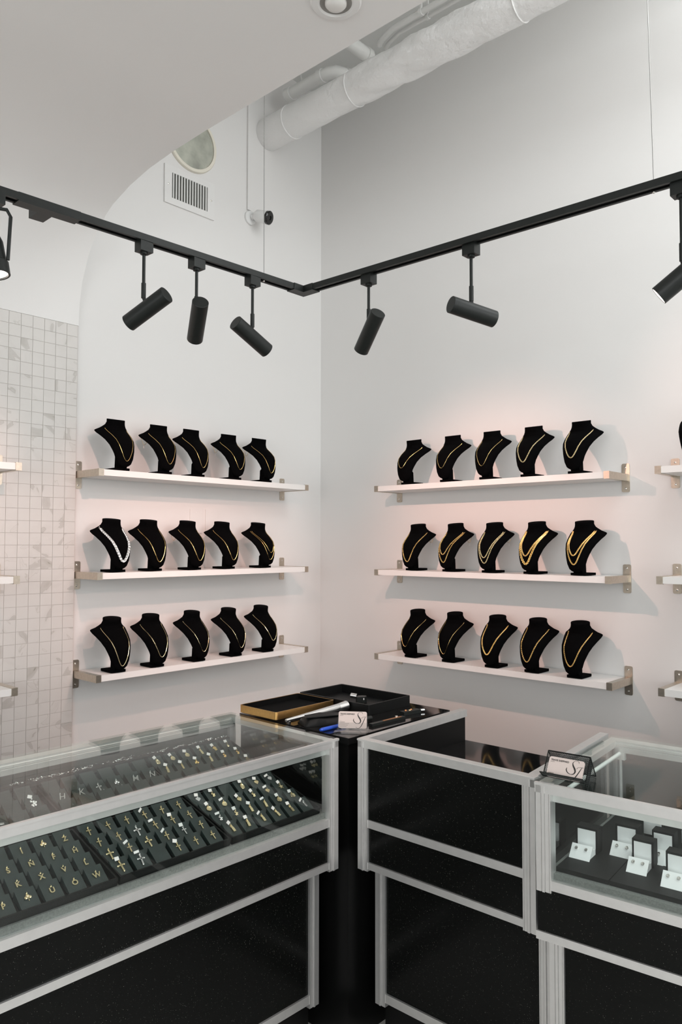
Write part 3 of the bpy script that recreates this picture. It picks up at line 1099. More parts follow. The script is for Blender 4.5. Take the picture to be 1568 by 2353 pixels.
# ------------------------------------------------------------------ display cases
# The cases and what stands in and on them are laid out unscaled, then enlarged (factor CASE_SCALE)
# about the camera position once they are complete.
CASE_SCALE = 1.084
CASE_SHIFT = Vector((0.2588, 0.2502, -0.1261))  # keeps the camera position fixed while the cases are scaled
BEFORE = set(bpy.data.objects)
FZC = (FZ - CASE_SHIFT.z) / CASE_SCALE
ML = T(-1.5096, -1.5300, 0) @ RZ(-0.0194)                 # pendant case: front right corner, x to the right, y to the back
MA = T(-1.4731, -1.5686, 0) @ RZ(0.0072 - PI / 2)         # black case: front left corner, x along the front to the right
MB = T(-1.4914, -2.1160, 0) @ RZ(0.0894 - PI / 2)         # earring case
Z0, Z1, Z2, Z3, Z4, Z5 = 0.965, 0.942, 0.752, 0.731, 0.636, 0.618   # rail levels shared by the cases
PW = 0.034


def post_me(h0, h1, side=1, w=PW, d=0.030):
    """fluted aluminium post; corner at the origin, body towards side*x and +y"""
    s = side
    p = [(0, 0), (0.36 * w, 0), (0.36 * w, .003), (0.42 * w, .003), (0.43 * w, -.002), (0.60 * w, -.002), (0.61 * w, .003), (0.66 * w, .003), (0.66 * w, .001), (0.88 * w, .001), (0.885 * w, .003), (0.91 * w, .003), (0.915 * w, .001), (w, .001), (w, d), (0, d)]
    bm = bmesh.new()
    prism(bm, [(s * a, b) for a, b in p], h0, h1, 'z')
    return mesh(bm, 'post', M_ALU)


def rail(parent, x0, x1, y0, y1, z0, z1, name='rail', material=None):
    return obj(name, boxme(name, material or M_ALU, x0, x1, y0, y1, z0, z1, bevel=0.0012), parent)


def top_frame(parent, x0, x1, dep, zt=Z0, fw=.022, sw=.03, bw=.035, depth_h=.023):
    """four rails of the top frame; the sheet of glass lies on them behind a thin nosing"""
    g_ = .0062
    rail(parent, x0, x1, 0, fw, zt - depth_h, zt - g_)
    rail(parent, x0, x1, -0.003, 0.006, zt - .006, zt - .0002, 'nosing')
    rail(parent, x0, x1, dep - bw, dep, zt - depth_h, zt - g_)
    rail(parent, x0, x0 + sw, fw, dep - bw, zt - depth_h, zt - g_)
    rail(parent, x1 - sw, x1, fw, dep - bw, zt - depth_h, zt - g_)
    rail(parent, x0 + PW, x1 - PW, .0175, .0225, zt - depth_h - .020, zt - depth_h - .0002, 'inner_flange')
    rail(parent, x0 + sw, x1 - sw, dep - bw - .004, dep - bw, zt - depth_h - .006, zt - g_ - .006, 'door_track')
    rail(parent, x0 + sw, x1 - sw, dep - bw - .012, dep - bw - .009, zt - depth_h - .010, zt - depth_h + .004, 'door_track')
    obj('top_glass', boxme('top_glass', M_GLASS, x0 + .0005, x1 - .0005, .0065, dep - .001, zt - .0060, zt), parent)


def base_unit(parent, x0, x1, dep, rec=0.075, zb=0.232, zt=Z5, inset=0.0, right=True):
    """recessed lower body: fluted posts, black panel, bottom rail, toe kick"""
    a, b = x0 + inset, x1 - inset
    obj('post', post_me(zb - .012, zt, 1), parent, T(a, rec, 0))
    obj('post', post_me(zb - .012, zt, -1), parent, T(b, rec, 0))
    rail(parent, a + PW, b - PW, rec + .002, rec + .022, zb, zb + .024)
    obj('panel', boxme('panel', M_LAM, a + PW - .002, b - PW + .002, rec + .008, rec + .020, zb + .022, zt), parent)
    obj('side_panel', boxme('side_panel', M_BLKPANEL, a + .004, a + .016, rec + .030, dep - .01, zb, zt), parent)
    if right:
        obj('side_panel', boxme('side_panel', M_BLKPANEL, b - .016, b - .004, rec + .030, dep - .01, zb, zt), parent)
    obj('toe_kick', boxme('toe_kick', M_BLKPANEL, a + .012, b - (.012 if right else .060), rec + .030, dep - .02, FZC, zb), parent)


# ---- pendant case (left)
LL, LD = 1.78, 0.474
case_l = thing('display_case', 'long aluminium and glass showcase of gold pendants on the left', 'display case', ML)
top_frame(case_l, -LL, 0, LD, sw=.026)
obj('post', post_me(Z5 - .006, Z0 - .005, -1), case_l, T(0, 0, 0))
obj('post', post_me(Z5 - .006, Z0 - .005, 1), case_l, T(-LL, 0, 0))
rail(case_l, -LL + PW, -PW, .002, .022, Z3, Z2)
rail(case_l, -LL + PW, -PW, .002, .022, Z5, Z4)
obj('panel', boxme('panel', M_LAM, -LL + PW - .002, -PW + .002, .008, .020, Z4 - .002, Z3 + .002), case_l)
obj('front_glass', boxme('front_glass', M_GLASSF, -LL + PW - .004, -PW + .004, .010, .016, Z2, Z1), case_l)
obj('end_glass', boxme('end_glass', M_GLASSE, -.018, -.012, .030, LD - .022, Z2, Z1), case_l)
rail(case_l, -.022, -.002, .030, LD - .02, Z3, Z2)
obj('end_panel', boxme('end_panel', M_BLKPANEL, -.018, -.006, .030, LD - .02, Z5, Z3), case_l)
rail(case_l, -.024, 0, LD - .024, LD, Z5, Z1, 'rear_post')
obj('rear_door', boxme('rear_door', M_REAR, -LL + .03, -.026, LD - .016, LD - .008, Z2, Z1), case_l)
obj('deck', boxme('deck', M_DECK, -LL + .01, -.0225, .017, LD - .018, Z2 - .012, Z2 + .0155), case_l)
rail(case_l, -LL, 0, .022, LD - .03, Z5, Z5 + .012, 'underside', M_BLKPANEL)
base_unit(case_l, -LL, 0, LD)

# ---- black counter case (middle)
AL, AD = 0.536, 0.5155
ZSH = 0.866
case_a = thing('display_case', 'black speckled counter case with sunken top right of the corner', 'display case', MA)
rail(case_a, 0, AL, 0, .022, Z1, Z0)
rail(case_a, 0, AL, -.003, 0, Z0 - .005, Z0 - .0005, 'nosing')
rail(case_a, 0, .022, .022, AD, Z1, Z0)
SK = 0.0824          # the neighbouring case stands slightly askew; this side follows it


def xr(y, d=0.0):
    return AL - .002 - SK * y - d


bm = bmesh.new()
prism(bm, [(xr(.022, .024), .022), (xr(.022), .022), (xr(AD), AD), (xr(AD, .024), AD)], Z1, Z0, 'z')
obj('rail', mesh(bm, 'rail', M_ALU, bevel=.0012), case_a)
obj('post', post_me(Z5 - .006, Z0 - .005, 1), case_a, T(0, 0, 0))
obj('post', post_me(Z5 - .006, Z0 - .005, -1), case_a, T(AL, 0, 0))
rail(case_a, PW, AL - PW, .002, .022, Z3 - .002, Z2 - .002)
rail(case_a, PW, AL - PW, .002, .022, Z5, Z4)
obj('panel', boxme('panel', M_LAM, PW - .002, AL - PW + .002, .006, .018, Z2 - .004, Z1 + .002), case_a)
obj('panel', boxme('panel', M_LAM, PW - .002, AL - PW + .002, .008, .020, Z4 - .002, Z3 + .001), case_a)
obj('side_panel', boxme('side_panel', M_BLKPANEL, .004, .016, .030, AD - .002, Z5, Z1), case_a)
bm = bmesh.new()
prism(bm, [(xr(.035, .018), .035), (xr(.035, .006), .035), (xr(AD, .006), AD - .002), (xr(AD, .018), AD - .002)], Z5, Z1, 'z')
obj('side_panel', mesh(bm, 'side_panel', M_BLKPANEL), case_a)
bm = bmesh.new()
prism(bm, [(.0165, .0205), (xr(.0205, .0185), .0205), (xr(AD, .0185), AD), (.0165, AD)], ZSH - .02, ZSH, 'z')
obj('counter_top', mesh(bm, 'counter_top', M_BLKGLOSS, bevel=.001), case_a)
bm = bmesh.new()
pts = [(AL - .35, .06), (AL - .12, .05), (AL - .115, .13), (AL - .345, .14)]
prism(bm, pts, ZSH + .0004, ZSH + .004, 'z')
base_unit(case_a, 0, AL, AD, right=False)
tg = obj('glass_sheet', mesh(bm, 'glass_sheet', M_BLKGLOSS), None, MA)
tag(tg, 'thin dark sheet lying on the sunken counter top behind the front rail', 'tablet')

# ---- earring case (right)
BL, BD = 1.40, 0.531
case_b = thing('display_case', 'aluminium and glass showcase of earring boxes cut by the right edge', 'display case', MB)
top_frame(case_b, 0, BL, BD, sw=.024)
obj('post', post_me(Z3 - .006, Z0 - .005, 1), case_b, T(.002, 0, 0))
obj('post', post_me(Z3 - .006, Z0 - .005, -1), case_b, T(BL, 0, 0))
rail(case_b, PW, BL - PW, .002, .022, Z3, Z2)
obj('panel', boxme('panel', M_LAM, .002, BL, .006, .020, Z4 - .002, Z3 - .0005), case_b)
rail(case_b, 0, BL, .001, .022, Z5, Z4)
obj('front_glass', boxme('front_glass', M_GLASSF, PW - .004, BL - PW + .004, .010, .016, Z2, Z1), case_b)
obj('end_glass', boxme('end_glass', M_GLASSE, .012, .018, .030, BD - .024, Z2, Z1), case_b)
obj('end_panel', boxme('end_panel', M_BLKPANEL, .006, .018, .030, BD - .02, Z5, Z2), case_b)
rail(case_b, 0, .024, BD - .024, BD, Z5, Z1, 'rear_post')
obj('rear_door', boxme('rear_door', M_REAR, .026, BL - .03, BD - .016, BD - .008, Z2, Z1), case_b)
obj('deck', boxme('deck', M_DECK, .0185, BL - .01, .017, BD - .018, Z2 - .012, Z2 + .0115), case_b)
rail(case_b, .0185, BL, .022, BD - .03, Z5, Z5 + .012, 'underside', M_BLKPANEL)
bm = bmesh.new()
cyl(bm, (.036, .03, Z1 - .014), (.036, BD - .045, Z1 - .014), .0052, 14)
tb = obj('light_tube', mesh(bm, 'light_tube', M_PLASTICW, smooth=True), case_b)
bm = bmesh.new()
box(bm, .024, .05, BD - .046, BD - .032, Z1 - .03, Z1 - .002)
obj('tube_holder', mesh(bm, 'tube_holder', M_PLASTICW, bevel=.003), tb)
bm = bmesh.new()
cyl(bm, (.036, BD - .039, Z2 + .004), (.036, BD - .039, Z1 - .03), .006, 12)
obj('inner_post', mesh(bm, 'inner_post', M_ALU, smooth=True), case_b)
base_unit(case_b, 0, BL, BD, rec=.075)

# ---- corner counter between the cases
cc = thing('corner_counter', 'black gloss corner counter filling the gap between two cases', 'counter', T(0, 0, 0))
CX0, CY0, CX1, CY1, CZ = -1.470, -1.532, -0.975, -1.062, 0.957
bm = bmesh.new()
box(bm, CX0, CX1, CY0, CY1, CZ - .018, CZ)
obj('counter_top', mesh(bm, 'counter_top', M_BLKGLOSS, bevel=.0015), cc)
bm = bmesh.new()
box(bm, CX0 + .006, CX1, CY0 + .006, CY1, FZC, CZ - .0182)
obj('body', mesh(bm, 'body', M_BLKPANEL), cc)

# ------------------------------------------------------------------ trays and pendants in the left case
SLOPE = math.atan(0.26)


def ramp(x, d, dz=0.0):
    """a frame on the sloping display plane of the pendant case"""
    return ML @ T(x, d, 0.78 + 0.26 * d) @ RX(SLOPE) @ T(0, 0, dz)


CP = 0.0495
bm = bmesh.new()
vs = []
hw, hl = 0.0196, 0.0232
pts3 = [(-hw, -hl, -.0085), (hw, -hl, -.0085), (hw, hl, .0070), (-hw, hl, .0070), (-hw, -hl, -.013), (hw, -hl, -.013), (hw, hl, -.013), (-hw, hl, -.013)]
vv = [bm.verts.new(p) for p in pts3]
for q in ((0, 1, 2, 3), (4, 7, 6, 5), (0, 4, 5, 1), (1, 5, 6, 2), (2, 6, 7, 3), (3, 7, 4, 0)):
    bm.faces.new([vv[i] for i in q])
pad_me = mesh(bm, 'pad', M_PAD, bevel=.0015)


def tray(x0, x1, d0, d1, rows_d, cols_x, label):
    """x0..x1 across, d0..d1 on the slope, open sectioned tray with one pad per cell"""
    w = x1 - x0
    ln = (d1 - d0) / math.cos(SLOPE)
    t = thing('pendant_tray', label, 'tray', ramp((x0 + x1) / 2, (d0 + d1) / 2), 'black sectioned pendant trays')
    bm = bmesh.new()
    h = ln / 2
    W2 = w / 2 - .001
    box(bm, -W2, W2, -h, h, -.0172, -.0135)
    for (a, b, c, d) in ((-W2, W2, -h, -h + .004), (-W2, W2, h - .004, h), (-W2, -W2 + .004, -h + .004, h - .004), (W2 - .004, W2, -h + .004, h - .004)):
        box(bm, a, b, c, d, -.0135, .001)
    obj('tray_body', mesh(bm, 'tray_body', M_TRAY), t)
    for d in rows_d:
        for x in cols_x:
            obj('pad', pad_me, t, T(x - (x0 + x1) / 2, (d - (d0 + d1) / 2) / math.cos(SLOPE), 0))
    return t


FR = [.050, .098, .147, .195]
cA = [-(.080 + .0495 * k) for k in range(6)]
cB = [-(.388 + .0495 * k) for k in range(6)]
cC = [-(.695 + .0495 * k) for k in range(6)]
tray(-.353, -.050, .018, .222, FR, cA, 'front tray of assorted gold charms at the right end of the case')
tray(-.657, -.357, .018, .222, FR, cB, 'front tray of gold and silver crosses in the middle of the case')
tray(-.962, -.661, .018, .222, FR, cC, 'front tray of gold letters at the left of the case')
RR = [.262, .308, .354, .402]
cA2 = [-(.068 + .0495 * k) for k in range(6)]
cB2 = [-(.368 + .0515 * k) for k in range(6)]
cC2 = [-(.695 + .0495 * k) for k in range(6)]
tray(-.344, -.038, .232, .426, RR, cA2, 'rear tray of gold charms at the right end of the case')
tray(-.652, -.346, .232, .426, RR, cB2, 'rear tray of silver script letters in the middle of the case')
tray(-.962, -.656, .232, .426, RR, cC2, 'rear tray at the left of the case under the tile reflection')
# supports below the slope
sp = thing('tray_riser', 'dark sloping riser under the pendant trays', 'riser', ML)
bm = bmesh.new()
prism(bm, [(.045, .7678), (.44, .7678), (.44, .78 + .26 * .44 - .0185), (.055, .78 + .26 * .055 - .0185)], -1.5, -.045, 'x')
obj('ramp', mesh(bm, 'ramp', M_TRAY), sp)

tag_bm = bmesh.new()
obox(tag_bm, RX(.25), .0105, .0085, .0007)
tag_me = mesh(tag_bm, 'price_tag', M_TAG)
tag2_bm = bmesh.new()
obox(tag2_bm, RX(.5) @ RZ(.4), .012, .0055, .0007)
tag_me2 = mesh(tag2_bm, 'price_tag', M_TAG)
bail_bm = bmesh.new()
torus(bail_bm, T(0, 0, 0) @ RY(PI / 2), .0024, .0008, 10, 5)
BAIL = {}


def bail_me(metal):
    if metal.name not in BAIL:
        b_ = bmesh.new()
        torus(b_, RY(PI / 2), .0024, .0008, 10, 5)
        BAIL[metal.name] = mesh(b_, 'bail', metal, smooth=True)
    return BAIL[metal.name]


PROTO = {}


def shape_me(kind, metal):
    key = (kind, metal.name)
    if key in PROTO:
        return PROTO[key]
    bm = bmesh.new()
    rn = random.Random(hash(kind) % 1000 if False else sum(map(ord, kind)))
    if kind == 'cross':
        box(bm, -.0016, .0016, -.014, .010, 0, .0018)
        box(bm, -.0075, .0075, .001, .0042, 0, .0018)
        me = mesh(bm, kind, metal, bevel=.0004)
    elif kind == 'bigcross':
        box(bm, -.0022, .0022, -.016, .012, 0, .0022)
        box(bm, -.0095, .0095, .0005, .0049, 0, .0022)
        for p in ((0, -.016), (0, .012), (-.0095, .0027), (.0095, .0027)):
            uvs(bm, (p[0], p[1], .0011), .0028, .0028, .0014, 8, 5)
        me = mesh(bm, kind, metal)
    elif kind == 'heart':
        pts = []
        for i in range(24):
            a = 2 * PI * i / 24
            pts.append((.00055 * 16 * math.sin(a) ** 3, .00055 * (13 * math.cos(a) - 5 * math.cos(2 * a) - 2 * math.cos(3 * a) - math.cos(4 * a))))
        prism(bm, pts, 0, .0025, 'z')
        me = mesh(bm, kind, metal, bevel=.0006)
    elif kind == 'disc':
        lathe(bm, [(0, 0), (.0085, 0), (.009, .001), (.0085, .002), (.007, .0016), (0, .0018)], 20)
        me = mesh(bm, kind, metal, smooth=True)
    elif kind == 'oval':
        lathe(bm, [(0, 0), (.0085, 0), (.0095, .001), (.0085, .0022), (.0065, .0014), (0, .0014)], 20, Matrix.Diagonal((.8, 1.2, 1, 1)))
        me = mesh(bm, kind, metal, smooth=True)
    elif kind == 'starfish':
        pts = []
        for i in range(10):
            a = PI / 2 + PI * i / 5
            r = .0105 if i % 2 == 0 else .004
            pts.append((r * math.cos(a), r * math.sin(a)))
        prism(bm, pts, 0, .0026, 'z')
        me = mesh(bm, kind, metal, bevel=.0005)
    elif kind == 'figure':      # saint-like figure: head, robe, base
        uvs(bm, (0, .0085, .0015), .0024, .0026, .002, 8, 6)
        prism(bm, [(-.0028, .006), (.0028, .006), (.0046, -.001), (.0040, -.010), (.0050, -.012), (-.0050, -.012), (-.0040, -.010), (-.0046, -.001)], 0, .003, 'z')
        torus(bm, T(0, .0085, .001), .0042, .0006, 12, 4)
        me = mesh(bm, kind, metal, smooth=True, angle=30)
    elif kind == 'cluster':     # openwork cluster charm
        for i in range(9):
            a = rn.uniform(0, 2 * PI)
            r = rn.uniform(0, .007)
            uvs(bm, (r * math.cos(a) * .7, r * math.sin(a) * 1.2, .0014), rn.uniform(.0018, .0032), rn.uniform(.0018, .0032), .0018, 7, 5)
        me = mesh(bm, kind, metal, smooth=True)
    elif kind == 'clover':
        for a in (0, 90, 180):
            uvs(bm, (.0048 * math.cos(math.radians(a)), .0048 * math.sin(math.radians(a)) + .001, .0012), .0042, .0042, .0014, 10, 5)
        box(bm, -.0008, .0008, -.009, .001, .0004, .002)
        me = mesh(bm, kind, metal, smooth=True)
    elif kind == 'shirt':
        prism(bm, [(-.003, .008), (.003, .008), (.009, .004), (.0075, 0), (.0052, .0015), (.0055, -.010), (-.0055, -.010), (-.0052, .0015), (-.0075, 0), (-.009, .004)], 0, .002, 'z')
        me = mesh(bm, kind, metal, bevel=.0004)
    elif kind == 'bar':
        box(bm, -.0035, .0035, -.011, .009, 0, .002)
        box(bm, -.0022, .0022, -.008, .006, .002, .0028)
        me = mesh(bm, kind, metal, bevel=.0005)
    elif kind == 'drop':
        lathe(bm, [(0, 0), (.004, .0004), (.0068, .004), (.006, .008), (.003, .013), (0, .018)], 14, T(0, -.008, .003) @ RX(-PI / 2))
        me = mesh(bm, kind, metal, smooth=True)
        for v in me.vertices:
            v.co.z = .0015 + (v.co.z - .003) * .4
    PROTO[key] = me
    return me


PEN_N = {}


def pendant(x, d, kind, metal, label, tagged=0, scale=0.82, spin=0.0, letter=None, script=False):
    mt = ramp(x, d) @ RX(.332) @ T(0, 0, .0006) @ RZ(spin)
    t = thing('pendant', label, 'pendant', mt, 'pendants in the left case')
    if letter:
        key = ('L', letter, metal.name, script)
        if key not in PROTO:
            PROTO[key] = text_mesh(letter, .0165 if not script else .024, .0007, metal, .35 if script else 0.0, bold=.0005 if not script else .0001)
        obj('letter', PROTO[key], t, T(0, -.002, .001))
        top = .0068 if not script else .0085
    else:
        obj('charm', shape_me(kind, metal), t, Matrix.Scale(scale, 4))
        top = {'cross': .0115, 'bigcross': .0155, 'heart': .0080, 'disc': .0105, 'oval': .0125, 'starfish': .0115, 'figure': .0135, 'cluster': .0105, 'clover': .0115, 'shirt': .0095, 'bar': .011, 'drop': .0115}[kind] * scale
    obj('bail', bail_me(metal), t, T(0, top, .0018))
    if tagged:
        obj('price_tag', tag_me if tagged == 1 else tag_me2, t, T(-.003 if tagged == 1 else -.006, top + .0065, .0035) @ RZ(random.uniform(-.5, .5)))
    return t


ROWN = ['front', 'second', 'third', 'back']
# letters, front tray: row -> list of (column index from the right, letter)
LET = {0: 'WOU*P', 1: 'LVXK ', 2: 'HFNS ', 3: 'ZCI  '}
for r, s in LET.items():
    for k, ch in enumerate(s):
        x, d = cC[k], FR[r]
        if ch == ' ':
            continue
        if ch == '*':
            pendant(x, d, 'clover', M_PGOLD, 'bright gold flower pendant in the front row of the letter tray', 0)
        elif ch == 'C':
            pendant(x, d, 'clover', M_PGOLD, 'gold clover pendant in the back row of the letter tray', 0)
        else:
            pendant(x, d, None, M_PGOLD, f'gold letter {ch} pendant in the {ROWN[r]} row of the front letter tray', letter=ch)
# crosses, front tray: columns from the right
CR = {0: [('cross', 'g', 0), ('cross', 'g', 0), ('cross', 'g', 1), None, ('bigcross', 's', 2), ('bigcross', 'g', 1)],
      1: [('cross', 'g', 0), ('cross', 's', 1), ('cross', 'g', 2), ('bigcross', 'g', 0), ('cross', 'g', 2), ('bigcross', 'g', 0)],
      2: [('cross', 'g', 0), ('cross', 'g', 1), ('cross', 'g', 2), ('bigcross', 's', 0), ('cross', 'g', 0), ('cross', 'g', 0)],
      3: [('cross', 'g', 0), ('cross', 'g', 0), ('cross', 'g', 2), ('cross', 'g', 0), ('cross', 'g', 0), ('cross', 'g', 0)]}
for r, row in CR.items():
    for k, it in enumerate(row):
        if not it:
            continue
        kd, mtl, tg_ = it
        pendant(cB[k], FR[r], kd, M_PGOLD if mtl == 'g' else M_SILVER,
                f'{"gold" if mtl == "g" else "silver"} {"ornate " if kd == "bigcross" else ""}cross pendant, {ROWN[r]} row, {["rightmost", "second from right", "third from right", "fourth from right", "fifth from right", "leftmost"][k]} in the cross tray', tg_, spin=random.uniform(-.12, .12))
# charms, front tray
CH = {0: ['bar', 'figure', 'figure', 'figure', 'figure', 'figure'], 1: ['disc', 'disc', 'figure', 'figure', 'cluster', 'cluster'],
      2: ['starfish', 'heart', 'cluster', 'heart', 'disc', 'disc'], 3: ['heart', 'heart', 'oval', None, 'cluster', 'heart']}
NICE = {'bar': 'bar', 'figure': 'saint figure', 'disc': 'round medal', 'cluster': 'openwork charm', 'starfish': 'starfish charm', 'heart': 'heart charm', 'oval': 'oval medal', 'drop': 'drop charm', 'shirt': 'jersey-shaped charm', 'clover': 'clover charm', 'bigcross': 'ornate cross', 'cross': 'cross'}
KTH = ['rightmost', 'second from right', 'third from right', 'fourth from right', 'fifth from right', 'leftmost']
for r, row in CH.items():
    for k, kd in enumerate(row):
        if not kd:
            continue
        ml = M_SILVER if (r, k) in ((3, 0), (3, 5), (0, 0), (1, 5)) else M_PGOLD
        pendant(cA[k], FR[r], kd, ml, f'{"silver" if ml is M_SILVER else "gold"} {NICE[kd]} pendant with white tag, {ROWN[r]} row, {KTH[k]} in front charm tray', 1 if (r + k) % 3 else 2, spin=random.uniform(-.2, .2))
# rear trays seen through the top glass
R2C = {3: ['drop', 'shirt', 'figure', 'disc', 'disc', 'oval'], 2: ['cluster', 'cluster', 'figure', 'clover', 'bar', 'figure'], 1: ['heart', None, None, None, None, None]}
for r, row in R2C.items():
    for k, kd in enumerate(row):
        if kd:
            pendant(cA2[k], RR[r], kd, M_GOLD if kd in ('clover', 'shirt', 'cluster') else M_PGOLD, f'gold {NICE[kd]} pendant, {ROWN[r]} row, {KTH[k]} in the rear charm tray', 1, spin=random.uniform(-.2, .2))
for k, ch in enumerate('NM*+KH'):
    if ch == '*':
        pendant(cB2[k], RR[2], 'clover', M_SILVER, 'silver clover pendant among the script letters of the rear tray')
    elif ch == '+':
        pendant(cB2[k], RR[2], 'bigcross', M_SILVER, 'silver ornate cross pendant among the script letters of the rear tray', scale=.68)
    else:
        pendant(cB2[k], RR[2], None, M_SILVER, f'silver script letter {ch} pendant in the rear tray', letter=ch, script=True)
for k, ch in enumerate('LSRBGA'):
    if k in (1, 2, 3, 4):
        pendant(cB2[k], RR[1] + .018, 'drop', M_SILVER, f'small silver drop pendant, second row, {KTH[k]} in the rear letter tray', scale=.6)
t = pendant(cC2[0], RR[2], 'cluster', M_SILVER, 'silver hand-shaped pendant with a white tag in the rear left tray', 1, scale=1.3)
pendant(cC2[2], RR[1], 'bar', M_SILVER, 'slim silver bar pendant in the rear left tray', 0, spin=1.4)

# strip of fine silver chains along the back of the case
st = thing('chain_strip', 'row of tangled fine silver chains lying along the back of the case', 'chains', ML)
obj('strip_base', boxme('strip_base', M_TRAY, -1.4, -.04, .428, .452, .86, .9005), st)
bm = bmesh.new()
rn = random.Random(5)
for k in range(120):
    x = rn.uniform(-1.2, -.05)
    y = rn.uniform(.431, .449)
    z0 = .9012 + rn.uniform(0, .003)
    ln = rn.uniform(.006, .022)
    ps = [(x + ln * i / 6, y + rn.uniform(-.004, .004), z0 + rn.uniform(0, .003) + .0016 * math.sin(i * 1.3 + k)) for i in range(7)]
    tube(bm, ps, rn.choice((.0006, .0008, .0011)), 4)
for k in range(60):
    uvs(bm, (rn.uniform(-1.2, -.05), rn.uniform(.432, .448), .904), .003, .002, .0015, 6, 4)
ch = obj('chain_tangle', mesh(bm, 'chain_tangle', M_SILVER), st)
ch['kind'] = 'stuff'

# ------------------------------------------------------------------ earring boxes in the right case
dk = thing('display_cloth', 'black velvet display boards on the floor of the right case', 'display board', MB)
obj('board', boxme('board', M_TRAY, .035, .152, .034, .46, .7638, .7735), dk)
obj('board', boxme('board', M_TRAY, .154, .50, .034, .46, .7638, .7735), dk)
ZB = 0.7738


def earring_box(x, y, w, short, n=2, rz=0.0, wide=None, h=.052):
    """open box: dark lid standing at the back with a white lining, white sloping card in front with studs"""
    label = 'open white earring box ' + short
    mt = MB @ T(x, y, ZB) @ RZ(rz)
    t = thing('earring_box', label, 'jewellery box', mt, 'open earring boxes')
    bm = bmesh.new()
    box(bm, -w / 2 - .0045, w / 2 + .0045, .030, .062, 0, h + .005)
    obj('box_shell', mesh(bm, 'box_shell', M_TRAY, bevel=.0015), t)
    obj('lining', boxme('lining', M_WHITEBOX, -w / 2, w / 2, .0285, .0305, .012, h, bevel=.0006), t)
    bm = bmesh.new()
    prism(bm, [(-.020, 0), (.0285, 0), (.0285, .012), (.016, .014), (.004, .0235), (.002, .0235)], -w / 2, w / 2, 'x')
    obj('insert', mesh(bm, 'insert', M_WHITEBOX, bevel=.0008), t)
    cw = wide or w
    bm = bmesh.new()
    mtc = T(0, -.0095, .0125) @ RX(math.atan2(.0235, .022)) 
    obox(bm, mtc, cw + .006, .036, .0012)
    obj('card', mesh(bm, 'card', M_WHITEBOX), t)
    for s in ((-1, 1) if n == 2 else (0,)):
        p = mt @ mtc @ T(s * cw * .27, .007, .0008)
        e = thing('stud_earring', f'{"left" if s < 0 else "right" if s > 0 else "single"} sparkling stud in the earring box {short}', 'earring', p, 'stud earrings')
        b_ = bmesh.new()
        lathe(b_, [(.0018, 0), (.0036, .0022), (.0030, .0034), (0, .0030)], 10)
        obj('stone', mesh(b_, 'stone', M_SILVER), e)
        b_ = bmesh.new()
        torus(b_, T(0, 0, .0024), .0036, .0005, 10, 4)
        obj('setting', mesh(b_, 'setting', M_STEEL), e)


earring_box(.062, .125, .042, 'nearest the case post')
earring_box(.133, .195, .042, 'second from the post, rear row')
earring_box(.213, .205, .040, 'with a narrow single-stud card', n=1, wide=.020)
earring_box(.190, .125, .038, 'in the front row, middle')
earring_box(.272, .095, .040, 'in the front row, cut by the right edge')
for k, (x, y) in enumerate(((.17, .31), (.26, .30))):
    t = thing('card_stand', ['small white card on dark stand behind the earring boxes, left one', 'small white card on dark stand behind the earring boxes, right one'][k], 'card', MB @ T(x, y, ZB), 'white cards at the back')
    obj('stand', boxme('stand', M_TRAY, -.02, .02, 0, .03, 0, .05, bevel=.001), t)
    obj('card', boxme('card', M_WHITEBOX, -.02, .02, -.006, 0, .02, .05, bevel=.0005), t)


# ------------------------------------------------------------------ things on the corner counter
def open_tray(x0, x1, y0, y1, z0, h, th, rim, inner, label, cat='tray', rad=.008):
    t = thing('tray', label, cat, T((x0 + x1) / 2, (y0 + y1) / 2, z0))
    hx, hy = (x1 - x0) / 2, (y1 - y0) / 2

    def rr(ex, r):
        out = []
        for (px, py, a0) in ((hx - ex, hy - ex, 0), (-hx + ex, hy - ex, 90), (-hx + ex, -hy + ex, 180), (hx - ex, -hy + ex, 270)):
            for s_ in (0, 30, 60, 90):
                an = math.radians(a0 + s_)
                out.append((px - math.copysign(r, px) + r * math.cos(an), py - math.copysign(r, py) + r * math.sin(an)))
        return out
    o_, i_ = rr(0, rad), rr(th, max(.001, rad - th))
    bm = bmesh.new()
    n = len(o_)
    L0 = [bm.verts.new((a, b, 0)) for a, b in o_]
    L1 = [bm.verts.new((a, b, h)) for a, b in o_]
    L2 = [bm.verts.new((a, b, h)) for a, b in i_]
    L3 = [bm.verts.new((a, b, .003)) for a, b in i_]
    for A, B in ((L0, L1), (L1, L2), (L2, L3)):
        for j in range(n):
            bm.faces.new((A[j], A[(j + 1) % n], B[(j + 1) % n], B[j]))
    bm.faces.new(L0[::-1])
    bm.faces.new(L3)
    obj('rim', mesh(bm, 'rim', rim), t)
    bm = bmesh.new()
    prism(bm, rr(th + .0004, max(.001, rad - th)), .0034, .005, 'z')
    obj('lining', mesh(bm, 'lining', inner), t)
    # lining on the inside of the walls
    i2, i3 = rr(th + .0003, max(.001, rad - th)), rr(th + .002, max(.001, rad - th))
    bm = bmesh.new()
    A = [bm.verts.new((a, b, .005)) for a, b in i2]
    B = [bm.verts.new((a, b, h - .001)) for a, b in i2]
    D = [bm.verts.new((a, b, h - .001)) for a, b in i3]
    E_ = [bm.verts.new((a, b, .005)) for a, b in i3]
    for P_, Q_ in ((A, B), (B, D), (D, E_), (E_, A)):
        for j in range(n):
            bm.faces.new((P_[j], P_[(j + 1) % n], Q_[(j + 1) % n], Q_[j]))
    obj('wall_lining', mesh(bm, 'wall_lining', inner), t)


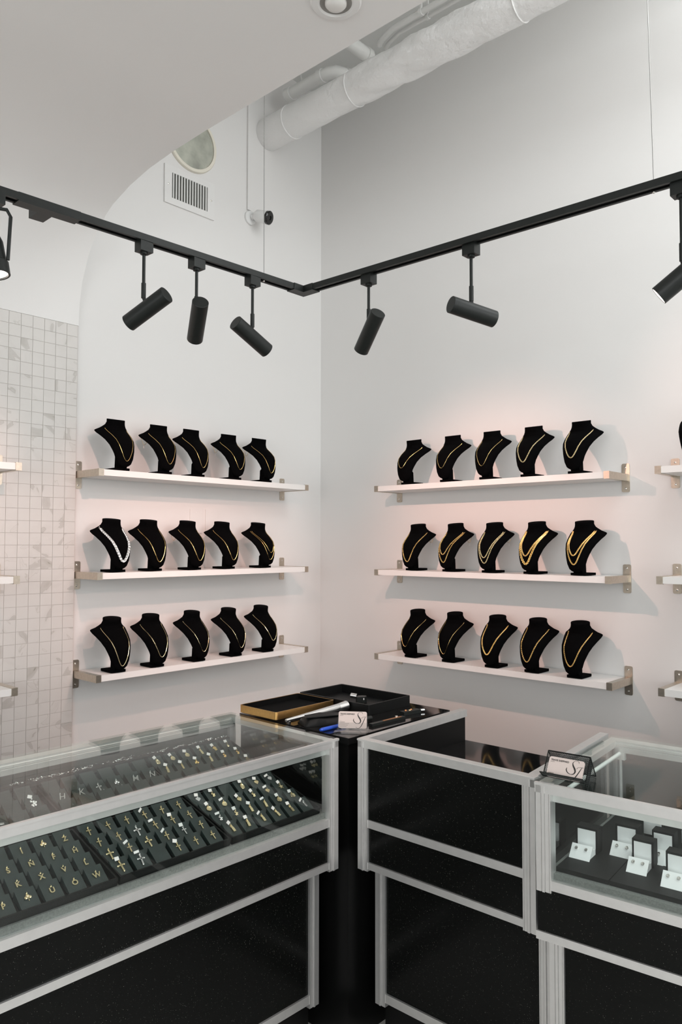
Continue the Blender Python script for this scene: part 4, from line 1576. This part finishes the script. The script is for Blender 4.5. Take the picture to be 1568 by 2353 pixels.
M_BRASS = mat('brushed_brass', (0.72, 0.43, 0.16), 0.32, 1.0, var=.06, vscale=120)
M_VTRAY = mat('black_tray_velvet', (0.004, 0.004, 0.004), 0.9, spec=.1)
M_BTRAY = mat('black_tray_board', (0.0035, 0.004, 0.004), 0.5, spec=0.25)
open_tray(-1.484, -1.224, -1.249, -1.078, Z0 + .0006, .023, .0025, M_BRASS, M_VTRAY, 'shallow brass-edged tray lined in black at the corner')
open_tray(-1.219, -1.003, -1.393, -1.078, CZ + .0004, .033, .006, M_BTRAY, M_BTRAY, 'black open tray holding a small loupe on the corner counter', rad=.007)

# loupe in the black tray
t = thing('loupe', 'small black folding loupe with silver end lying in the black tray', 'loupe', T(-1.105, -1.262, CZ + .0056) @ RZ(-.6))
bm = bmesh.new()
prism(bm, [(-.018, -.012), (.010, -.012), (.018, -.004), (.018, .010), (.006, .016), (-.006, .014), (-.018, .002)], 0, .022, 'z')
obj('case', mesh(bm, 'case', M_BLACK, bevel=.003), t)
bm = bmesh.new()
cyl(bm, (-.012, .012, .020), (-.030, .024, .022), .0085, 16)
obj('lens_barrel', mesh(bm, 'lens_barrel', M_SILVER, smooth=True), t)
obj('emblem', boxme('emblem', M_TAG, .004, .007, -.0123, -.0118, .012, .018), t)

# ring mandrel
t = thing('ring_mandrel', 'tapered silver ring mandrel lying beside the brass-edged tray', 'mandrel', T(0, 0, 0))
a, b = Vector((-1.478, -1.287, CZ + .0125)), Vector((-1.262, -1.300, CZ + .0195))
bm = bmesh.new()
cyl(bm, a, b, .005, 20, .0125)
obj('shaft', mesh(bm, 'shaft', M_SILVER, smooth=True), t)
bm = bmesh.new()
dd = (b - a).normalized()
cyl(bm, b + dd * .0005, b + dd * .036 + Vector((0, 0, -.001)), .0125, 20, .0165)
obj('handle', mesh(bm, 'handle', M_SILVER, smooth=True), t)
bm = bmesh.new()
box(bm, -1.470, -1.464, -1.293, -1.282, CZ + .0003, CZ + .0085)
obj('rest', mesh(bm, 'rest', M_SILVER), t)

# black pouch
t = thing('pouch', 'crumpled black leather pouch beside the blue pen', 'pouch', T(-1.392, -1.353, CZ + .0004) @ RZ(-.42))
bm = bmesh.new()
nx, ny = 16, 10
top, bot = [], []
for i in range(nx + 1):
    for j in range(ny + 1):
        u, v = i / nx * 2 - 1, j / ny * 2 - 1
        e = (1 - abs(u) ** 4) * (1 - abs(v) ** 4)
        hgt = .004 + .022 * max(0, e) ** .5 + .0025 * math.sin(5 * u + 3 * v) * max(0, e)
        top.append(bm.verts.new((u * .065, v * .034, hgt)))
        bot.append(bm.verts.new((u * .065, v * .034, .0)))
W_ = ny + 1
for i in range(nx):
    for j in range(ny):
        bm.faces.new((top[i * W_ + j], top[(i + 1) * W_ + j], top[(i + 1) * W_ + j + 1], top[i * W_ + j + 1]))
        bm.faces.new((bot[i * W_ + j], bot[i * W_ + j + 1], bot[(i + 1) * W_ + j + 1], bot[(i + 1) * W_ + j]))
for i in range(nx):
    for j in (0, ny):
        bm.faces.new((top[i * W_ + j], bot[i * W_ + j], bot[(i + 1) * W_ + j], top[(i + 1) * W_ + j]))
for j in range(ny):
    for i in (0, nx):
        bm.faces.new((top[i * W_ + j], top[i * W_ + j + 1], bot[i * W_ + j + 1], bot[i * W_ + j]))
obj('pouch_body', mesh(bm, 'pouch_body', M_TRAY, smooth=True), t)
bm = bmesh.new()
prism(bm, [(-.062, -.030), (.050, -.033), (.058, .0), (.0, .022), (-.055, .004)], .0262, .0285, 'z')
obj('flap', mesh(bm, 'flap', M_TRAY, bevel=.0008), t)

# blue pen
t = thing('pen', 'bright blue pen half hidden behind the business card', 'pen', T(0, 0, 0))
a, b = Vector((-1.464, -1.424, CZ + .0058)), Vector((-1.372, -1.428, CZ + .0058))
bm = bmesh.new()
cyl(bm, a, b, .0054, 16)
obj('barrel', mesh(bm, 'barrel', M_BLUE, smooth=True), t)
bm = bmesh.new()
dd = (a - b).normalized()
cyl(bm, a + dd * .0003, a + dd * .008, .0052, 16, .0035)
obj('pen_end', mesh(bm, 'pen_end', M_BLUE, smooth=True), t)

# tweezers and multi-tool by the rail
t = thing('knife', 'slim black craft knife with copper stripe lying along the counter', 'knife', T(-1.248, -1.492, CZ + .0003) @ RZ(-.06))
obj('body', boxme('body', M_BLACK, -.075, .075, -.007, .007, 0, .008, bevel=.002), t)
obj('stripe', boxme('stripe', M_COPPER, -.020, .062, -.0028, .0028, .0081, .0092, bevel=.0004), t)
bm = bmesh.new()
lathe(bm, [(.005, .0081), (.005, .0115), (.004, .0125), (0, .0125)], 12, T(.045, .004, 0))
obj('knob', mesh(bm, 'knob', M_STEEL, smooth=True), t)
t = thing('caliper', 'small black gauge with metal tips at the end of the counter', 'gauge', T(-1.105, -1.470, CZ + .0003) @ RZ(-.2))
obj('body', boxme('body', M_BLACK, -.036, .036, -.011, .011, 0, .011, bevel=.004), t)
for k, (x, y) in enumerate(((-.018, .002), (-.006, -.004), (.006, .003))):
    bm = bmesh.new()
    uvs(bm, (x, y, .0122), .0045, .0035, .0025)
    obj('button', mesh(bm, 'button', M_COPPER if k != 1 else M_PGOLD, smooth=True), t)
bm = bmesh.new()
cyl(bm, (.041, 0, .006), (.056, -.004, .006), .004, 12)
obj('tip', mesh(bm, 'tip', M_SILVER, smooth=True), t)
t = thing('marker', 'black capped marker lying behind the business card', 'marker', T(0, 0, 0))
bm = bmesh.new()
cyl(bm, (-1.345, -1.425, CZ + .0085), (-1.275, -1.437, CZ + .0085), .008, 16)
obj('barrel', mesh(bm, 'barrel', M_BLACK, smooth=True), t)
bm = bmesh.new()
cyl(bm, (-1.2745, -1.437, CZ + .0085), (-1.262, -1.439, CZ + .0085), .0065, 16)
obj('cap', mesh(bm, 'cap', M_BLACK, smooth=True), t)


# ------------------------------------------------------------------ business cards
def ribbon(bm, pts, widths, z, th=.0002):
    """flat pen stroke of changing width in the card plane"""
    # Catmull-Rom resample
    P = [Vector((*p, 0)) for p in pts]
    out, ws = [], []
    for i in range(len(P) - 1):
        p0, p1, p2, p3 = P[max(0, i - 1)], P[i], P[i + 1], P[min(len(P) - 1, i + 2)]
        for k in range(6):
            t_ = k / 6
            out.append(.5 * ((2 * p1) + (p2 - p0) * t_ + (2 * p0 - 5 * p1 + 4 * p2 - p3) * t_ ** 2 + (3 * p1 - p0 - 3 * p2 + p3) * t_ ** 3))
            ws.append(widths[i] + (widths[i + 1] - widths[i]) * t_)
    out.append(P[-1])
    ws.append(widths[-1])
    prev = None
    for i, p in enumerate(out):
        d = (out[min(i + 1, len(out) - 1)] - out[max(i - 1, 0)]).normalized()
        nrm = Vector((-d.y, d.x, 0)) * ws[i] / 2
        cur = [bm.verts.new((p + nrm + Vector((0, 0, z)))), bm.verts.new((p - nrm + Vector((0, 0, z)))), bm.verts.new((p - nrm + Vector((0, 0, z + th)))), bm.verts.new((p + nrm + Vector((0, 0, z + th))))]
        if prev:
            for a_, b_ in ((0, 1), (1, 2), (2, 3), (3, 0)):
                bm.faces.new((prev[a_], prev[b_], cur[b_], cur[a_]))
        prev = cur


def business_card(mtx, label, lines, W=.0825, Hh=.0472):
    """card in local xy, lower left at the origin, printed face +z"""
    t = thing('business_card', label, 'business card', mtx)
    bm = bmesh.new()
    pts = []
    r = .005
    for (px, py, a0) in ((W, Hh, 0), (0, Hh, 90), (0, 0, 180), (W, 0, 270)):
        for s_ in (0, 30, 60, 90):
            an = math.radians(a0 + s_)
            pts.append((px - (r if px else -r) + r * math.cos(an), py - (r if py else -r) + r * math.sin(an)))
    prism(bm, pts, -.0035, 0, 'z')
    obj('card', mesh(bm, 'card', M_CARD), t)

    def cx(u, v):
        return ((u - 160) / 500 * W, (655 - v) / 290 * Hh)
    bm = bmesh.new()
    sp_ = [(583, 405), (580, 385), (555, 374), (522, 382), (500, 412), (512, 450), (540, 492), (552, 530), (535, 562), (498, 572), (455, 558), (426, 520), (432, 488)]
    sw_ = [.6, .9, .6, .6, 1.6, 3.2, 3.8, 3.4, 2.2, .8, 1.8, 2.2, .6]
    ribbon(bm, [cx(*p) for p in sp_], [x * .001 for x in sw_], .0001)
    jp = [(570, 488), (573, 470), (600, 458), (655, 455)]
    ribbon(bm, [cx(*p) for p in jp], [.0008, .0007, .0006, .0008], .0001)
    jp = [(634, 458), (612, 510), (585, 570), (555, 625), (520, 652), (488, 648), (470, 630)]
    ribbon(bm, [cx(*p) for p in jp], [x * .001 for x in (.8, 1.9, 2.2, 1.9, 1.0, .7, .9)], .0001)
    obj('monogram', mesh(bm, 'monogram', M_INK), t)
    me = text_mesh('TRAVIS SHEPPARD', .0058, .0001, M_INK, align='LEFT', bold=.00012)
    x0, y0 = cx(187, 412)
    o = obj('name_print', me, t, T(x0, y0, .0002))
    wd = max(v.co.x for v in me.vertices) - min(v.co.x for v in me.vertices)
    o.matrix_local = T(x0, y0, .0002) @ Matrix.Diagonal(((258 / 500 * W) / wd, 1, 1, 1))
    bm = bmesh.new()
    for (u0, v0, u1, th_) in lines:
        a_, b_ = cx(u0, v0), cx(u1, v0)
        # small print too fine to read: broken hairlines
        x = a_[0]
        rnn = random.Random(int(u0 + v0))
        while x < b_[0]:
            l_ = min(rnn.uniform(.0015, .005), b_[0] - x)
            box(bm, x, x + l_, a_[1] - th_ / 2, a_[1] + th_ / 2, .0001, .0002)
            x += l_ + .0006
    obj('small_print', mesh(bm, 'small_print', mat('grey_ink', (.22, .19, .17), .6)), t)
    return t


# clear acrylic holder on the corner counter
e1 = Vector((-1.381 + 1.429, -1.523 + 1.456, 0)).normalized()     # card's left to right
e2 = Vector((0, 0, 1))
e3 = e1.cross(e2).normalized()                                     # towards the camera
tilt = .28
up = (e2 * math.cos(tilt) - e3 * math.sin(tilt)).normalized()
nz = e1.cross(up)
mc = Matrix((e1, up, nz)).transposed().to_4x4()
mc.translation = (-1.4285, -1.4545, CZ + .0095)
business_card(mc, 'pale business card with large script monogram in the clear holder', [(187, 437, 243, .0012), (175, 528, 215, .0005), (178, 552, 272, .0016), (172, 576, 345, .0010), (172, 603, 328, .0012), (172, 628, 305, .0010)])
h = thing('card_holder', 'clear acrylic card holder on the corner counter', 'card holder', T(0, 0, 0))
mh = mc.copy()
bm = bmesh.new()
obox(bm, mh @ T(.0412, .012, -.0055), .088, .040, .0018)
obj('back_plate', mesh(bm, 'back_plate', M_ACRYL), h)
bm = bmesh.new()
obox(bm, mh @ T(.0412, .006, .0022), .088, .020, .0018)
obj('front_lip', mesh(bm, 'front_lip', M_ACRYL), h)
mb = Matrix((e1, e3 * -1, e2)).transposed().to_4x4()
mb.translation = Vector((-1.4285, -1.4545, CZ + .0004)) + e1 * .0412 + e3 * .006
bm = bmesh.new()
prism(bm, [(-.050, -.030), (.042, -.030), (.0475, .018), (-.0475, .018)], 0, .006, 'z')
for v in bm.verts:
    v.co = mb @ v.co
obj('foot', mesh(bm, 'foot', M_ACRYL), h)

# black mesh holder on the earring case
mbh = MB @ T(.001, .046, Z0 + .0006)
h = thing('card_holder', 'black wire mesh card holder standing on the earring case', 'card holder', mbh)


def lattice(bm, P0, U, V, nu, nv, r=.00045, rim=.0014):
    """expanded-metal panel spanned by U and V with a solid rim"""
    P0, U, V = Vector(P0), Vector(U), Vector(V)
    for a, b in ((P0, P0 + U), (P0 + U, P0 + U + V), (P0 + U + V, P0 + V), (P0 + V, P0)):
        cyl(bm, a, b, rim, 6)
    for i in range(-nv, nu):
        for sgn in (1, -1):
            # diagonals clipped to the panel
            s0, s1 = i / nu, (i + nv) / nu
            t0, t1 = 0.0, 1.0
            if s0 < 0:
                t0 = -s0 / (s1 - s0)
                s0 = 0
            if s1 > 1:
                t1 = 1 - (s1 - 1) / ((i + nv) / nu - i / nu)
                s1 = 1
            if t1 <= t0:
                continue
            A_ = P0 + U * s0 + V * (t0 if sgn > 0 else 1 - t0)
            B_ = P0 + U * s1 + V * (t1 if sgn > 0 else 1 - t1)
            if (B_ - A_).length > .001:
                cyl(bm, A_, B_, r, 4)


HW = .099
bm = bmesh.new()
lattice(bm, (0, 0, .0015), (HW, 0, 0), (0, .034, .050), 26, 14)
obj('back_panel', mesh(bm, 'back_panel', M_BLACK), h)
bm = bmesh.new()
lattice(bm, (0, .034, .0515), (HW, 0, 0), (0, .034, -.050), 26, 14)
obj('rear_leg', mesh(bm, 'rear_leg', M_BLACK), h)
bm = bmesh.new()
lattice(bm, (0, 0, .0015), (HW, 0, 0), (0, -.018, .013), 26, 5)
obj('front_lip', mesh(bm, 'front_lip', M_BLACK), h)
bm = bmesh.new()
lattice(bm, (HW, 0, .0015), (0, .034, .050), (0, .010, -.02), 12, 4)
obj('side_panel', mesh(bm, 'side_panel', M_BLACK), h)
tl = math.atan2(.034, .050)
e1 = (MB.to_3x3() @ Vector((1, 0, 0))).normalized()
mcard = mbh @ T(.008, -.0035, .0035) @ RX(PI / 2 - tl)
business_card(mcard, 'pale business card with script monogram in the black mesh holder', [(187, 437, 243, .0012), (187, 600, 262, .0016), (187, 632, 350, .0010)])

# glass ring display lying in the earring case
e = thing('bangle', 'thin clear bangle lying behind the light tube in the right case', 'bangle', MB @ T(.155, .36, ZB + .004))
bm = bmesh.new()
torus(bm, Matrix.Identity(4), .016, .0016, 24, 6)
obj('hoop', mesh(bm, 'hoop', M_SILVER, smooth=True), e)

# ------------------------------------------------------------------ scale the cases about the camera position
done = set()
for o in [o for o in bpy.data.objects if o not in BEFORE]:
    if o.type == 'MESH' and o.data.name not in done:
        done.add(o.data.name)
        for v in o.data.vertices:
            v.co *= CASE_SCALE
    o.location = o.location * CASE_SCALE + (Vector((0, 0, 0)) if o.parent else CASE_SHIFT)
